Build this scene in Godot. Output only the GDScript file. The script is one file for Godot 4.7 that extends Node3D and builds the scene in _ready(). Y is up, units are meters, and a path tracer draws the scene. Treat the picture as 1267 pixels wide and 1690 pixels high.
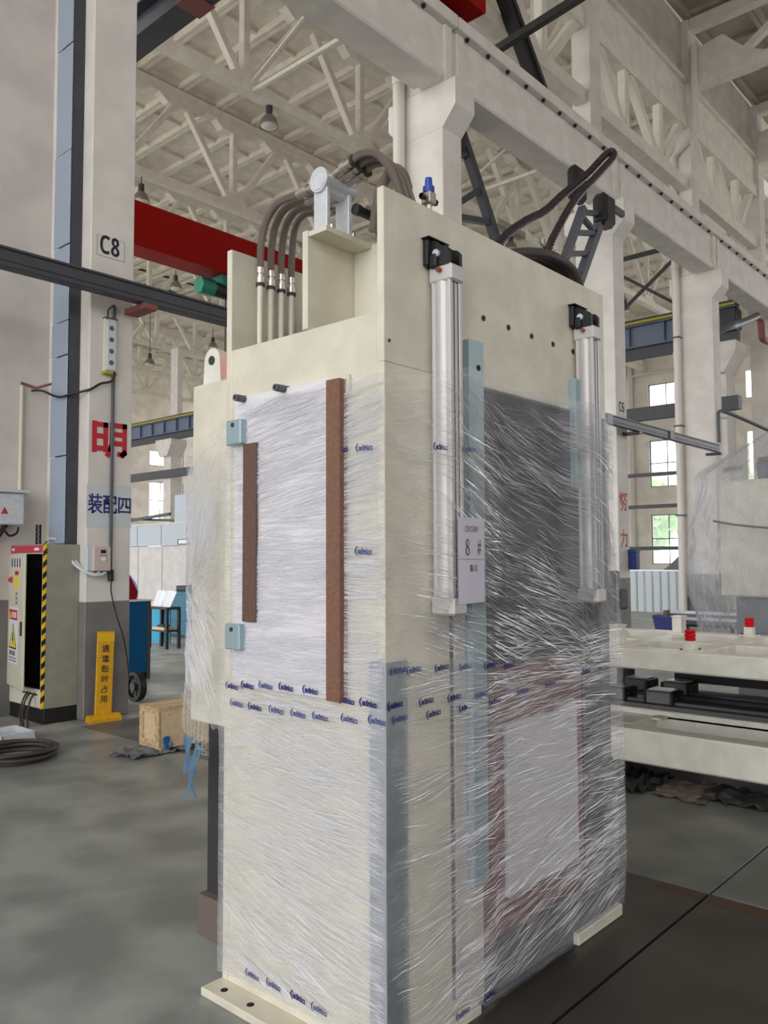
extends Node3D
# A machine wrapped in stretch film in a two-bay factory hall. x runs along the column row, z towards the viewer's bay, y up, metres.

class MB:
	var v := PackedVector3Array()
	var n := PackedVector3Array()
	var uv := PackedVector2Array()
	var ix := PackedInt32Array()
	func tri(a: Vector3, b: Vector3, c: Vector3) -> void:
		var k := v.size()
		var m := (b - a).cross(c - a).normalized()
		v.append_array([a, b, c]); n.append_array([m, m, m]); uv.append_array([Vector2.ZERO, Vector2.RIGHT, Vector2.ONE])
		ix.append_array([k, k + 2, k + 1])
	func quad(a: Vector3, b: Vector3, c: Vector3, d: Vector3) -> void:
		var k := v.size()
		var m := (c - a).cross(d - b).normalized()
		v.append_array([a, b, c, d]); n.append_array([m, m, m, m]); uv.append_array([Vector2(0, 1), Vector2(1, 1), Vector2(1, 0), Vector2(0, 0)])
		ix.append_array([k, k + 2, k + 1, k, k + 3, k + 2])
	func box(lo: Vector3, hi: Vector3, bev := 0.0, xf := Transform3D.IDENTITY) -> MB:
		var c := (lo + hi) / 2.0
		var e := (hi - lo) / 2.0
		bev = minf(bev, minf(e.x, minf(e.y, e.z)) * 0.9)
		var ax := [Vector3.RIGHT, Vector3.UP, Vector3.BACK]
		for i in 3:
			var j := (i + 1) % 3
			var k := (i + 2) % 3
			for s: float in [1.0, -1.0]:
				var a: Vector3 = ax[i] * s * e[i]
				var p: Vector3 = ax[j] * (e[j] - bev) * s
				var q: Vector3 = ax[k] * (e[k] - bev)
				quad(xf * (c + a - p - q), xf * (c + a + p - q), xf * (c + a + p + q), xf * (c + a - p + q))
		if bev > 0.0:
			for i in 3:
				var j := (i + 1) % 3
				var k := (i + 2) % 3
				for s: float in [1.0, -1.0]:
					for t: float in [1.0, -1.0]:
						var l: Vector3 = ax[k] * (e[k] - bev)
						var p: Vector3 = ax[i] * s * e[i] + ax[j] * t * (e[j] - bev)
						var q: Vector3 = ax[i] * s * (e[i] - bev) + ax[j] * t * e[j]
						if s * t > 0:
							quad(xf * (c + p - l), xf * (c + q - l), xf * (c + q + l), xf * (c + p + l))
						else:
							quad(xf * (c + q - l), xf * (c + p - l), xf * (c + p + l), xf * (c + q + l))
			for s: float in [1.0, -1.0]:
				for t: float in [1.0, -1.0]:
					for r: float in [1.0, -1.0]:
						var d := Vector3(s, t, r)
						var px := c + Vector3(s * e.x, t * (e.y - bev), r * (e.z - bev))
						var py := c + Vector3(s * (e.x - bev), t * e.y, r * (e.z - bev))
						var pz := c + Vector3(s * (e.x - bev), t * (e.y - bev), r * e.z)
						if d.x * d.y * d.z > 0: tri(xf * px, xf * py, xf * pz)
						else: tri(xf * py, xf * px, xf * pz)
		return self
	func bar(a: Vector3, b: Vector3, w: float, h: float, up := Vector3.UP, bev := 0.0) -> MB:
		var d := b - a
		var f := d.normalized()
		if absf(f.dot(up)) > 0.98: up = Vector3.RIGHT if absf(f.x) < 0.9 else Vector3.BACK
		var s := up.cross(f).normalized()
		var u := f.cross(s)
		return box(Vector3(-w / 2, -h / 2, 0), Vector3(w / 2, h / 2, d.length()), bev, Transform3D(Basis(s, u, f), a))
	func prism(poly: PackedVector2Array, depth: float, xf := Transform3D.IDENTITY) -> MB:
		if Geometry2D.is_polygon_clockwise(poly): poly.reverse()
		var t := Geometry2D.triangulate_polygon(poly)
		for i in range(0, t.size(), 3):
			var a := poly[t[i]]; var b := poly[t[i + 1]]; var c := poly[t[i + 2]]
			if (b - a).cross(c - a) < 0:
				var w := b
				b = c
				c = w
			tri(xf * Vector3(a.x, a.y, depth), xf * Vector3(b.x, b.y, depth), xf * Vector3(c.x, c.y, depth))
			tri(xf * Vector3(a.x, a.y, 0), xf * Vector3(c.x, c.y, 0), xf * Vector3(b.x, b.y, 0))
		for i in poly.size():
			var a := poly[i]; var b := poly[(i + 1) % poly.size()]
			quad(xf * Vector3(a.x, a.y, 0), xf * Vector3(b.x, b.y, 0), xf * Vector3(b.x, b.y, depth), xf * Vector3(a.x, a.y, depth))
		return self
	func tube(p: PackedVector3Array, r: float, sides := 10, caps := true, r2 := -1.0) -> MB:
		if r2 < 0: r2 = r
		var m := p.size()
		var t := (p[1] - p[0]).normalized()
		var s := (Vector3.UP if absf(t.y) < 0.9 else Vector3.RIGHT).cross(t).normalized()
		var base := v.size()
		var run := 0.0
		for i in m:
			var tt := (p[mini(i + 1, m - 1)] - p[maxi(i - 1, 0)]).normalized()
			s = (s - tt * s.dot(tt)).normalized()
			var u := tt.cross(s)
			if i > 0: run += p[i].distance_to(p[i - 1])
			var rr := lerpf(r, r2, float(i) / (m - 1))
			for k in sides + 1:
				var a := TAU * k / sides
				var d := s * cos(a) + u * sin(a)
				v.append(p[i] + d * rr); n.append(d); uv.append(Vector2(float(k) / sides, run))
		for i in m - 1:
			for k in sides:
				var q := base + i * (sides + 1) + k
				ix.append_array([q, q + sides + 2, q + 1, q, q + sides + 1, q + sides + 2])
		if caps:
			for e in [0, m - 1]:
				var dn := (p[0] - p[1]).normalized() if e == 0 else (p[m - 1] - p[m - 2]).normalized()
				var k0 := v.size()
				v.append(p[e]); n.append(dn); uv.append(Vector2.ZERO)
				for k in sides + 1:
					v.append(v[base + e * (sides + 1) + k]); n.append(dn); uv.append(Vector2.ZERO)
				for k in sides:
					if e == 0: ix.append_array([k0, k0 + 1 + k, k0 + 2 + k])
					else: ix.append_array([k0, k0 + 2 + k, k0 + 1 + k])
		return self
	func cyl(a: Vector3, b: Vector3, r: float, sides := 16, r2 := -1.0) -> MB:
		return tube(PackedVector3Array([a, b]), r, sides, true, r2)
	func ring(c: Vector3, axis: Vector3, ro: float, ri: float, depth: float, sides := 24) -> MB:
		var t := axis.normalized()
		var s := (Vector3.UP if absf(t.y) < 0.9 else Vector3.RIGHT).cross(t).normalized()
		var u := t.cross(s)
		for k in sides:
			var a := TAU * k / sides
			var b := TAU * (k + 1) / sides
			var d0 := s * cos(a) + u * sin(a)
			var d1 := s * cos(b) + u * sin(b)
			var h := t * depth
			quad(c + d0 * ri + h, c + d0 * ro + h, c + d1 * ro + h, c + d1 * ri + h)
			quad(c + d0 * ro, c + d0 * ri, c + d1 * ri, c + d1 * ro)
			quad(c + d0 * ro, c + d1 * ro, c + d1 * ro + h, c + d0 * ro + h)
			quad(c + d0 * ri, c + d0 * ri + h, c + d1 * ri + h, c + d1 * ri)
		return self
	func lathe(prof: PackedVector2Array, xf := Transform3D.IDENTITY, sides := 20) -> MB:
		# profile (radius, height), turned round local y
		var base := v.size()
		var m := prof.size()
		for i in m:
			var dd := prof[mini(i + 1, m - 1)] - prof[maxi(i - 1, 0)]
			var nn := Vector2(dd.y, -dd.x).normalized()
			for k in sides + 1:
				var a := TAU * k / sides
				v.append(xf * Vector3(prof[i].x * cos(a), prof[i].y, prof[i].x * sin(a)))
				n.append((xf.basis * Vector3(nn.x * cos(a), nn.y, nn.x * sin(a))).normalized())
				uv.append(Vector2(float(k) / sides, float(i) / (m - 1)))
		for i in m - 1:
			for k in sides:
				var q := base + i * (sides + 1) + k
				ix.append_array([q, q + 1, q + sides + 2, q, q + sides + 2, q + sides + 1])
		return self
	func surf(f: Callable, nu: int, nv: int, uvs := Vector2.ONE, flip := false) -> MB:
		var base := v.size()
		var g: Array[PackedVector3Array] = []
		for i in nu + 1:
			var row := PackedVector3Array()
			for j in nv + 1: row.append(f.call(float(i) / nu, float(j) / nv))
			g.append(row)
		for i in nu + 1:
			for j in nv + 1:
				var du := g[mini(i + 1, nu)][j] - g[maxi(i - 1, 0)][j]
				var dv := g[i][mini(j + 1, nv)] - g[i][maxi(j - 1, 0)]
				var m := du.cross(dv).normalized()
				v.append(g[i][j]); n.append(-m if flip else m); uv.append(Vector2(float(i) / nu, float(j) / nv) * uvs)
		for i in nu:
			for j in nv:
				var q := base + i * (nv + 1) + j
				if flip: ix.append_array([q, q + nv + 1, q + nv + 2, q, q + nv + 2, q + 1])
				else: ix.append_array([q, q + nv + 2, q + nv + 1, q, q + 1, q + nv + 2])
		return self
	func mesh() -> ArrayMesh:
		var a := []
		a.resize(Mesh.ARRAY_MAX)
		a[Mesh.ARRAY_VERTEX] = v
		a[Mesh.ARRAY_NORMAL] = n
		a[Mesh.ARRAY_TEX_UV] = uv
		a[Mesh.ARRAY_INDEX] = ix
		var m := ArrayMesh.new()
		m.add_surface_from_arrays(Mesh.PRIMITIVE_TRIANGLES, a)
		return m

var taken := {}
var rng := RandomNumberGenerator.new()
var M := {}

func numbered(s: String) -> String:
	taken[s] = taken.get(s, -1) + 1
	return s if taken[s] == 0 else "%s_%03d" % [s, taken[s]]

func tag(o: Node3D, label: String, category: String, group := "", kind := "") -> Node3D:
	o.set_meta("label", label)
	if category: o.set_meta("category", category)
	if group: o.set_meta("group", group)
	if kind: o.set_meta("kind", kind)
	return o

func thing(called: String, label: String, category: String, at := Vector3.ZERO, group := "") -> Node3D:
	var o := Node3D.new()
	o.name = numbered(called)
	add_child(o)
	o.position = at
	return tag(o, label, category, group)

func part(called: String, mb: MB, mat: Material, parent: Node3D, kind := "", label := "") -> MeshInstance3D:
	return part_mesh(called, mb.mesh(), mat, parent, kind, label)

func part_mesh(called: String, mesh: Mesh, mat: Material, parent: Node3D, kind := "", label := "") -> MeshInstance3D:
	var o := MeshInstance3D.new()
	if parent == self: o.name = numbered(called)
	else:
		var key := "%d/%s" % [parent.get_instance_id(), called]
		var used: int = taken.get(key, -1) + 1
		taken[key] = used
		o.name = called if used == 0 else "%s_%03d" % [called, used]
	o.mesh = mesh
	o.material_override = mat
	parent.add_child(o, true)
	if kind: o.set_meta("kind", kind)
	if label: o.set_meta("label", label)
	return o

func struct(called: String, mb: MB, mat: Material, label: String, category: String) -> MeshInstance3D:
	var o := part(called, mb, mat, self, "structure")
	tag(o, label, category)
	return o

func box(lo: Vector3, hi: Vector3, bev := 0.0) -> MB:
	return MB.new().box(lo, hi, bev)

func bx(x0: float, x1: float, y0: float, y1: float, z0: float, z1: float, bev := 0.0) -> MB:
	return MB.new().box(Vector3(x0, y0, z0), Vector3(x1, y1, z1), bev)

func curve(pts: Array, steps := 8) -> PackedVector3Array:
	# Catmull-Rom through the points
	var out := PackedVector3Array()
	var m := pts.size()
	for i in m - 1:
		var a: Vector3 = pts[maxi(i - 1, 0)]
		var b: Vector3 = pts[i]
		var c: Vector3 = pts[i + 1]
		var d: Vector3 = pts[mini(i + 2, m - 1)]
		for k in steps: out.append(b.cubic_interpolate(c, a, d, float(k) / steps))
	out.append(pts[m - 1])
	return out

# ---------- materials ----------
func noise_tex(freq: float, dark: float, octaves := 4, size := 512, stretch := 1.0, sd := 1, lo := 0.25, hi := 0.75) -> NoiseTexture2D:
	var f := FastNoiseLite.new()
	f.seed = sd
	f.frequency = freq
	f.fractal_octaves = octaves
	var t := NoiseTexture2D.new()
	t.noise = f
	t.width = int(size * stretch)
	t.height = size
	t.seamless = true
	var g := Gradient.new()
	g.offsets = PackedFloat32Array([lo, hi])
	g.colors = PackedColorArray([Color(dark, dark, dark), Color.WHITE])
	t.color_ramp = g
	return t

func mat(called: String, c: Color, rough: float, metal := 0.0, tex: Texture2D = null, scale := 1.0, bump := 0.0, bump_tex: Texture2D = null) -> StandardMaterial3D:
	var m := StandardMaterial3D.new()
	m.resource_name = called
	m.albedo_color = c
	m.roughness = rough
	m.metallic = metal
	if tex:
		m.albedo_texture = tex
	if tex or bump_tex:
		m.uv1_triplanar = true
		m.uv1_world_triplanar = true
		m.uv1_scale = Vector3.ONE * scale
	if bump_tex:
		m.heightmap_enabled = true
		m.heightmap_scale = bump
		m.heightmap_texture = bump_tex
	M[called] = m
	return m

func C(r: int, g: int, b: int) -> Color:
	return Color8(r, g, b)

func streak_image(w: int, h: int, count: int, base: float, sd: int, slope: float, spread: float) -> Image:
	# opacity of wrinkled stretch film: bundles of thin folds, wrapping round both ways
	var r := RandomNumberGenerator.new()
	r.seed = sd
	var a := PackedFloat32Array()
	a.resize(w * h)
	a.fill(base)
	for c in count:
		var cx := r.randf() * w
		var cy := r.randf() * h
		var ang0 := slope + r.randfn(0.0, spread)
		var fan := r.randfn(0.0, 0.0025)
		var wide := r.randf_range(6, 60)
		for q in r.randi_range(3, 30):
			var o := r.randf_range(-1, 1) * wide
			var ang := ang0 + fan * o
			var ln := r.randf_range(30, 240)
			var amp := r.randf_range(0.02, 0.16) * (2.0 if r.randf() < 0.08 else 1.0)
			var bend := r.randfn(0, 0.0008)
			var x := cx - sin(ang0) * o + r.randf_range(-60, 60)
			var y := cy + cos(ang0) * o
			for k in int(ln):
				var f := sin(PI * k / ln)
				a[posmod(int(y), h) * w + posmod(int(x), w)] += amp * f
				x += cos(ang)
				y += sin(ang)
				ang += bend
	var b := PackedByteArray()
	b.resize(w * h * 4)
	b.fill(255)
	for i in w * h: b[i * 4 + 3] = clampi(int(a[i] * 255), 0, 225)
	return Image.create_from_data(w, h, false, Image.FORMAT_RGBA8, b)

func bubble_image(n: int, low: float, high: float) -> Image:
	var im := Image.create(n, n, false, Image.FORMAT_RGBA8)
	for y in n:
		for x in n:
			var best := 9.0
			for c: Vector2 in [Vector2(0, 0), Vector2(1, 0), Vector2(0, 1), Vector2(1, 1), Vector2(0.5, 0.5)]:
				best = minf(best, Vector2(float(x) / n, float(y) / n).distance_to(c))
			var rim := exp(-pow((best - 0.3) / 0.07, 2.0))
			im.set_pixel(x, y, Color(1, 1, 1, lerpf(low, high, rim)))
	return im

func height_from_alpha(im: Image) -> ImageTexture:
	var d := im.get_data()
	var b := PackedByteArray()
	b.resize(d.size() / 4)
	for i in b.size(): b[i] = d[i * 4 + 3]
	return ImageTexture.create_from_image(Image.create_from_data(im.get_width(), im.get_height(), false, Image.FORMAT_L8, b))

func film_mat(called: String, im: Image, c: Color, rough: float, bump: float) -> StandardMaterial3D:
	var m := StandardMaterial3D.new()
	m.resource_name = called
	m.transparency = BaseMaterial3D.TRANSPARENCY_ALPHA
	m.cull_mode = BaseMaterial3D.CULL_DISABLED
	m.albedo_color = c
	m.albedo_texture = ImageTexture.create_from_image(im)
	m.roughness = rough
	m.metallic_specular = 0.7
	m.heightmap_enabled = true
	m.heightmap_texture = height_from_alpha(im)
	m.heightmap_scale = bump
	M[called] = m
	return m

func make_materials() -> void:
	var mottle := noise_tex(0.012, 0.95, 5)
	var grime := noise_tex(0.006, 0.93, 6, 1024, 1.0, 3)
	var fine := noise_tex(0.05, 0.9, 3, 512, 1.0, 5)
	var floor_t := noise_tex(0.006, 0.8, 6, 1024, 1.0, 7)
	var board := noise_tex(0.012, 0.8, 4, 512, 1.0, 9)
	mat("painted_concrete", C(228, 222, 215), 0.75, 0.0, mottle, 0.25, 0.08, fine)
	mat("plaster", C(222, 214, 208), 0.85, 0.0, grime, 0.16, 0.3, fine)
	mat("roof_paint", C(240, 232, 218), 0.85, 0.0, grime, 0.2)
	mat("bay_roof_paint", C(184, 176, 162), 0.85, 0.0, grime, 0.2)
	mat("truss_paint", C(234, 228, 216), 0.8, 0.0, mottle, 0.3)
	mat("dado_paint", C(126, 122, 120), 0.6, 0.0, grime, 0.3)
	mat("far_wall", C(244, 237, 226), 0.9, 0.0, grime, 0.1)
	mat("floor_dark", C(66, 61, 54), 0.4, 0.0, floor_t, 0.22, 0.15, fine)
	mat("floor_mid", C(124, 126, 120), 0.4, 0.0, floor_t, 0.22, 0.15, fine)
	mat("rust_stain", C(82, 62, 48), 0.7, 0.0, grime, 1.0)
	mat("floor_light", C(186, 186, 178), 0.4, 0.0, floor_t, 0.22, 0.15, fine)
	mat("floor_concrete", C(166, 171, 166), 0.34, 0.0, floor_t, 0.22, 0.15, fine)
	mat("floor_base", C(40, 40, 40), 0.9)
	mat("cream", C(228, 222, 203), 0.42, 0.0, mottle, 0.8)
	mat("cream_glossy", C(244, 241, 228), 0.3, 0.0, mottle, 0.8)
	mat("steel_dark", C(74, 74, 80), 0.5, 0.2, mottle, 0.5)
	mat("steel_black", C(28, 28, 30), 0.45)
	mat("steel_grey", C(96, 98, 106), 0.5, 0.1, mottle, 0.5)
	mat("sheet_blue", C(168, 182, 200), 0.35, 0.2)
	mat("runway_blue", C(104, 116, 138), 0.5)
	mat("yellow_rail", C(172, 160, 44), 0.5)
	mat("crane_red", C(150, 8, 2), 0.45)
	mat("red_paint", C(212, 24, 34), 0.35)
	mat("red_dark", C(150, 20, 34), 0.5)
	mat("lug_red", C(226, 48, 40), 0.4)
	mat("galvanised", C(226, 231, 236), 0.32, 0.35, mottle, 3.0)
	mat("galvanised_dull", C(196, 203, 210), 0.3, 0.7, mottle, 3.0)
	mat("zinc_pale", C(160, 184, 190), 0.35, 0.25)
	mat("aluminium", C(206, 202, 200), 0.42, 0.25)
	mat("chrome", C(196, 188, 180), 0.28, 0.75)
	mat("hose_braid", C(170, 156, 146), 0.3, 0.5, fine, 12.0, 0.4, noise_tex(0.3, 0.3, 1, 256, 1.0, 11))
	mat("rubber", C(24, 24, 25), 0.5)
	mat("rope_steel", C(62, 52, 54), 0.38, 0.55)
	mat("copper", C(150, 92, 60), 0.35, 0.7)
	mat("brown_board", C(134, 96, 78), 0.7, 0.0, fine, 2.0)
	mat("brown_dark", C(108, 82, 72), 0.6, 0.0, fine, 2.0)
	mat("maroon", C(134, 78, 72), 0.6)
	mat("white_board", C(232, 229, 232), 0.5)
	mat("paper", C(220, 216, 232), 0.8)
	mat("ink", C(36, 34, 44), 0.7)
	mat("ink_blue", C(38, 46, 112), 0.6)
	mat("ink_faded", C(92, 100, 148), 0.6)
	mat("ink_red", C(196, 34, 50), 0.6)
	mat("plywood", C(224, 198, 158), 0.7, 0.0, noise_tex(0.02, 0.94, 4, 512, 1.0, 13), 1.4)
	mat("pine", C(224, 194, 148), 0.65, 0.0, noise_tex(0.02, 0.8, 4, 512, 1.0, 15), 2.0)
	mat("sign_yellow", C(226, 168, 18), 0.55, 0.0, mottle, 2.0)
	mat("cabinet_grey", C(158, 156, 142), 0.5, 0.0, mottle, 0.8)
	mat("cabinet_cream", C(214, 211, 190), 0.45)
	mat("hazard_yellow", C(232, 186, 18), 0.5)
	mat("sign_white", C(232, 232, 234), 0.5)
	mat("label_yellow", C(238, 222, 60), 0.5)
	mat("cabinet_red", C(200, 60, 82), 0.45)
	mat("dark_void", C(14, 14, 15), 0.8)
	mat("plastic_white", C(206, 212, 214), 0.4)
	mat("box_pink", C(204, 186, 178), 0.5)
	mat("machine_blue", C(18, 92, 142), 0.45)
	mat("machine_teal", C(16, 98, 124), 0.4)
	mat("cyan_panel", C(30, 156, 196), 0.45)
	mat("cloth_blue", C(120, 148, 190), 0.85)
	mat("rag_blue", C(84, 118, 146), 0.6)
	mat("hoist_green", C(24, 130, 108), 0.4)
	mat("valve_blue", C(28, 66, 172), 0.35)
	mat("lamp_metal", C(150, 144, 138), 0.3, 0.7)
	mat("lamp_glass", C(222, 220, 214), 0.2)
	mat("partition_white", C(214, 222, 226), 0.5)
	mat("booth_grey", C(208, 204, 200), 0.6, 0.0, mottle, 0.3)
	mat("booth_blue", C(184, 192, 200), 0.6)
	mat("tarp_grey", C(120, 122, 126), 0.6)
	mat("cable_grey", C(66, 60, 58), 0.55)
	mat("machine_dark", C(58, 56, 56), 0.6)
	mat("rail_grey", C(112, 112, 114), 0.35, 0.5)
	mat("block_grey", C(124, 124, 128), 0.4, 0.3)
	mat("downpipe", C(222, 216, 208), 0.5)
	mat("cardboard", C(112, 100, 92), 0.85)
	mat("foliage", C(226, 238, 214), 0.9)
	M.foliage.backlight_enabled = true
	M.foliage.backlight = Color(0.85, 0.95, 0.8)
	for q: String in ["crane_red", "lug_red", "red_dark", "red_paint", "machine_blue"]: M[q].metallic_specular = 0.25
	mat("glove_blue", C(36, 96, 160), 0.6)
	# window panes: smooth clear sheets
	var g := mat("glass", Color(0.9, 0.97, 0.96, 0.06), 0.03)
	g.transparency = BaseMaterial3D.TRANSPARENCY_ALPHA
	# films
	var sL := streak_image(1024, 1024, 330, 0.045, 21, 0.0, 0.12)
	var sD := streak_image(1024, 1024, 420, 0.17, 31, 0.0, 0.12)
	film_mat("stretch_film_dense", sD, C(244, 242, 246), 0.18, 0.6)
	film_mat("stretch_film", sL, C(236, 236, 240), 0.22, 0.22)
	var bub := bubble_image(64, 0.02, 0.24)
	film_mat("bubble_film_grey", bubble_image(64, 0.07, 0.36), C(206, 208, 214), 0.22, 0.3)
	film_mat("bubble_film", bub, C(232, 234, 238), 0.25, 0.3)
	var sG := streak_image(512, 512, 60, 0.30, 22, 1.2, 0.3)
	film_mat("dust_sheet", sG, C(196, 198, 204), 0.28, 0.3)
	var cr := mat("film_crease", Color(0.96, 0.96, 0.98, 0.8), 0.2)
	cr.transparency = BaseMaterial3D.TRANSPARENCY_ALPHA
	cr.albedo_texture = white_px()
	var cs2: StandardMaterial3D = cr.duplicate()
	cs2.resource_name = "film_crease_soft"
	cs2.metallic = 0.22
	cs2.albedo_color.a = 0.72
	M["film_crease_soft"] = cs2
	cr.metallic_specular = 1.0
	cr.metallic = 0.5

func white_px() -> ImageTexture:
	var im := Image.create(4, 4, false, Image.FORMAT_RGBA8)
	im.fill(Color.WHITE)
	return ImageTexture.create_from_image(im)

const ROW_Z := -7.74          # front faces of the column row
const COLS := [4.17, 10.11, 16.0, 21.72, 27.45]
const COL_W := 0.5
const TRUSS_Z := [-10.2, -16.2, -22.2, -28.2, -34.2, -40.2]
const END_X := 26.0           # runway of the far hall

func _ready() -> void:
	rng.seed = 77
	# ----- camera, sky, exposure -----
	var cam := Camera3D.new()
	cam.name = "camera"
	add_child(cam)
	var a := deg_to_rad(41.75)
	var pitch := deg_to_rad(3.25)
	var roll := deg_to_rad(-0.23)
	var fh := Vector3(cos(a), 0, -sin(a))
	var rh := Vector3(sin(a), 0, cos(a))
	var fw := fh * cos(pitch) + Vector3.UP * sin(pitch)
	var uc := Vector3.UP * cos(pitch) - fh * sin(pitch)
	cam.transform = Transform3D(Basis(rh * cos(roll) + uc * sin(roll), uc * cos(roll) - rh * sin(roll), -fw), Vector3(0, 1.6, 0))
	cam.fov = 63.86
	cam.near = 0.05
	cam.far = 200.0
	cam.current = true
	var we := WorldEnvironment.new()
	we.name = "environment"
	var e := Environment.new()
	e.background_mode = Environment.BG_SKY
	var sky := Sky.new()
	var sm := ProceduralSkyMaterial.new()
	sm.sky_top_color = Color(0.95, 0.96, 0.98)
	sm.sky_horizon_color = Color(0.99, 0.995, 1.0)
	sm.ground_horizon_color = Color(0.87, 0.87, 0.86)
	sm.ground_bottom_color = Color(0.82, 0.82, 0.81)
	sm.sky_energy_multiplier = 1.0
	sky.sky_material = sm
	e.sky = sky
	e.background_energy_multiplier = 1.0
	e.tonemap_mode = Environment.TONE_MAPPER_LINEAR
	e.tonemap_exposure = 3.95
	e.sdfgi_enabled = true
	e.ssao_enabled = true
	e.ssil_enabled = true
	we.environment = e
	add_child(we)
	make_materials()
	shell()
	columns()
	crane_beams()
	jack_trusses()
	far_hall()
	bay_roof()
	machine()
	film_wrap()
	left_side()
	right_side()
	far_things()

func slab_joints(parent: Node3D, x0: float, x1: float, z0: float, z1: float) -> void:
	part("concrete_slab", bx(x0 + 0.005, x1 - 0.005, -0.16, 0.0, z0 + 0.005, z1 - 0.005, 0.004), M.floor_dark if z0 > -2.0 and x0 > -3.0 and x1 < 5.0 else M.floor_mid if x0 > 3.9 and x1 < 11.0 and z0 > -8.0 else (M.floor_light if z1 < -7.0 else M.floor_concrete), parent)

func shell() -> void:
	var fl := Node3D.new()
	fl.name = "floor"
	add_child(fl)
	tag(fl, "grey polished concrete floor cast in large slabs with dark joints", "floor", "", "structure")
	part("slab_bed", bx(-16.2, 50.2, -0.3, -0.15, -61.2, 16.2), M.floor_base, fl)
	var xs := [-16.0, -7.98, -1.98, 4.02, 10.02, 16.02, 22.02, 28.02, 50.0]
	var zs := [-61.0, -37.52, -31.52, -25.52, -19.52, -13.52, -7.52, -1.52, 4.48, 16.0]
	for i in xs.size() - 1:
		for j in zs.size() - 1:
			if xs[i + 1] == 4.02 and zs[j + 1] == -1.52:
				# the slab under the machine; its dark piece has the machine's shadow in its colour
				part("concrete_slab", bx(-1.975, 4.015, -0.16, 0.0, -7.515, -2.58), M.floor_concrete, fl)
				part("concrete_slab", bx(-1.975, 2.0, -0.16, 0.0, -2.58, -1.525), M.floor_concrete, fl)
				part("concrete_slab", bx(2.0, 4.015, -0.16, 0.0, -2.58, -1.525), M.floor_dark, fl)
			else: slab_joints(fl, xs[i], xs[i + 1], zs[j], zs[j + 1])
	part("rust_stain", bx(3.9, 4.0, 0.0005, 0.0015, -1.5, -0.7), M.rust_stain, fl)
	part("rust_stain", bx(3.93, 4.0, 0.0005, 0.0015, -1.75, -1.53), M.rust_stain, fl)
	# masonry wall beside the lettered column, grey dado below
	var w := struct("wall_left", bx(-16.0, 4.168, 0, 16.4, -8.9, -8.6), M.plaster, "white plastered wall to the left of the column lettered C8", "wall")
	part("dado", bx(-16.0, 4.168, 0, 1.19, -8.6, -8.594), M.dado_paint, w)
	var wn := MB.new()
	for b: Array in [[0.0, 9.2], [11.0, 16.4]]: wn.box(Vector3(-16, b[0], 16.0), Vector3(50, b[1], 16.3))
	for k in 11: wn.box(Vector3(-16 + k * 6.1, 8.6, 16.0), Vector3(-15.4 + k * 6.1, 11.2, 16.3))
	struct("wall_near", wn, M.plaster, "long plastered window wall of the near bay behind the viewer", "wall")
	var wd := MB.new()
	wd.box(Vector3(-16.3, 15.4, -8.9), Vector3(-16, 16.4, 16.3))
	for k in 5: wd.box(Vector3(-16.3, 0, -8.9 + k * 6.2), Vector3(-16, 15.4, -8.5 + k * 6.2))
	for y: float in [5.0, 10.0]: wd.box(Vector3(-16.25, y, -8.9), Vector3(-16.05, y + 0.2, 16.3))
	struct("wall_door_end", wd, M.plaster, "end wall of the near bay, open between posts from floor to roof", "wall")
	var we2 := MB.new()
	for b: Array in [[0.0, 0.8], [7.5, 8.0], [15.0, 16.4]]: we2.box(Vector3(50, b[0], -8.5), Vector3(50.3, b[1], 16.3))
	for k in 5: we2.box(Vector3(50, 0.8, -8.5 + k * 6.2), Vector3(50.3, 15.0, -7.9 + k * 6.2))
	struct("wall_bay_end", we2, M.plaster, "far end wall of the near bay with tall windows", "wall")

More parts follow.
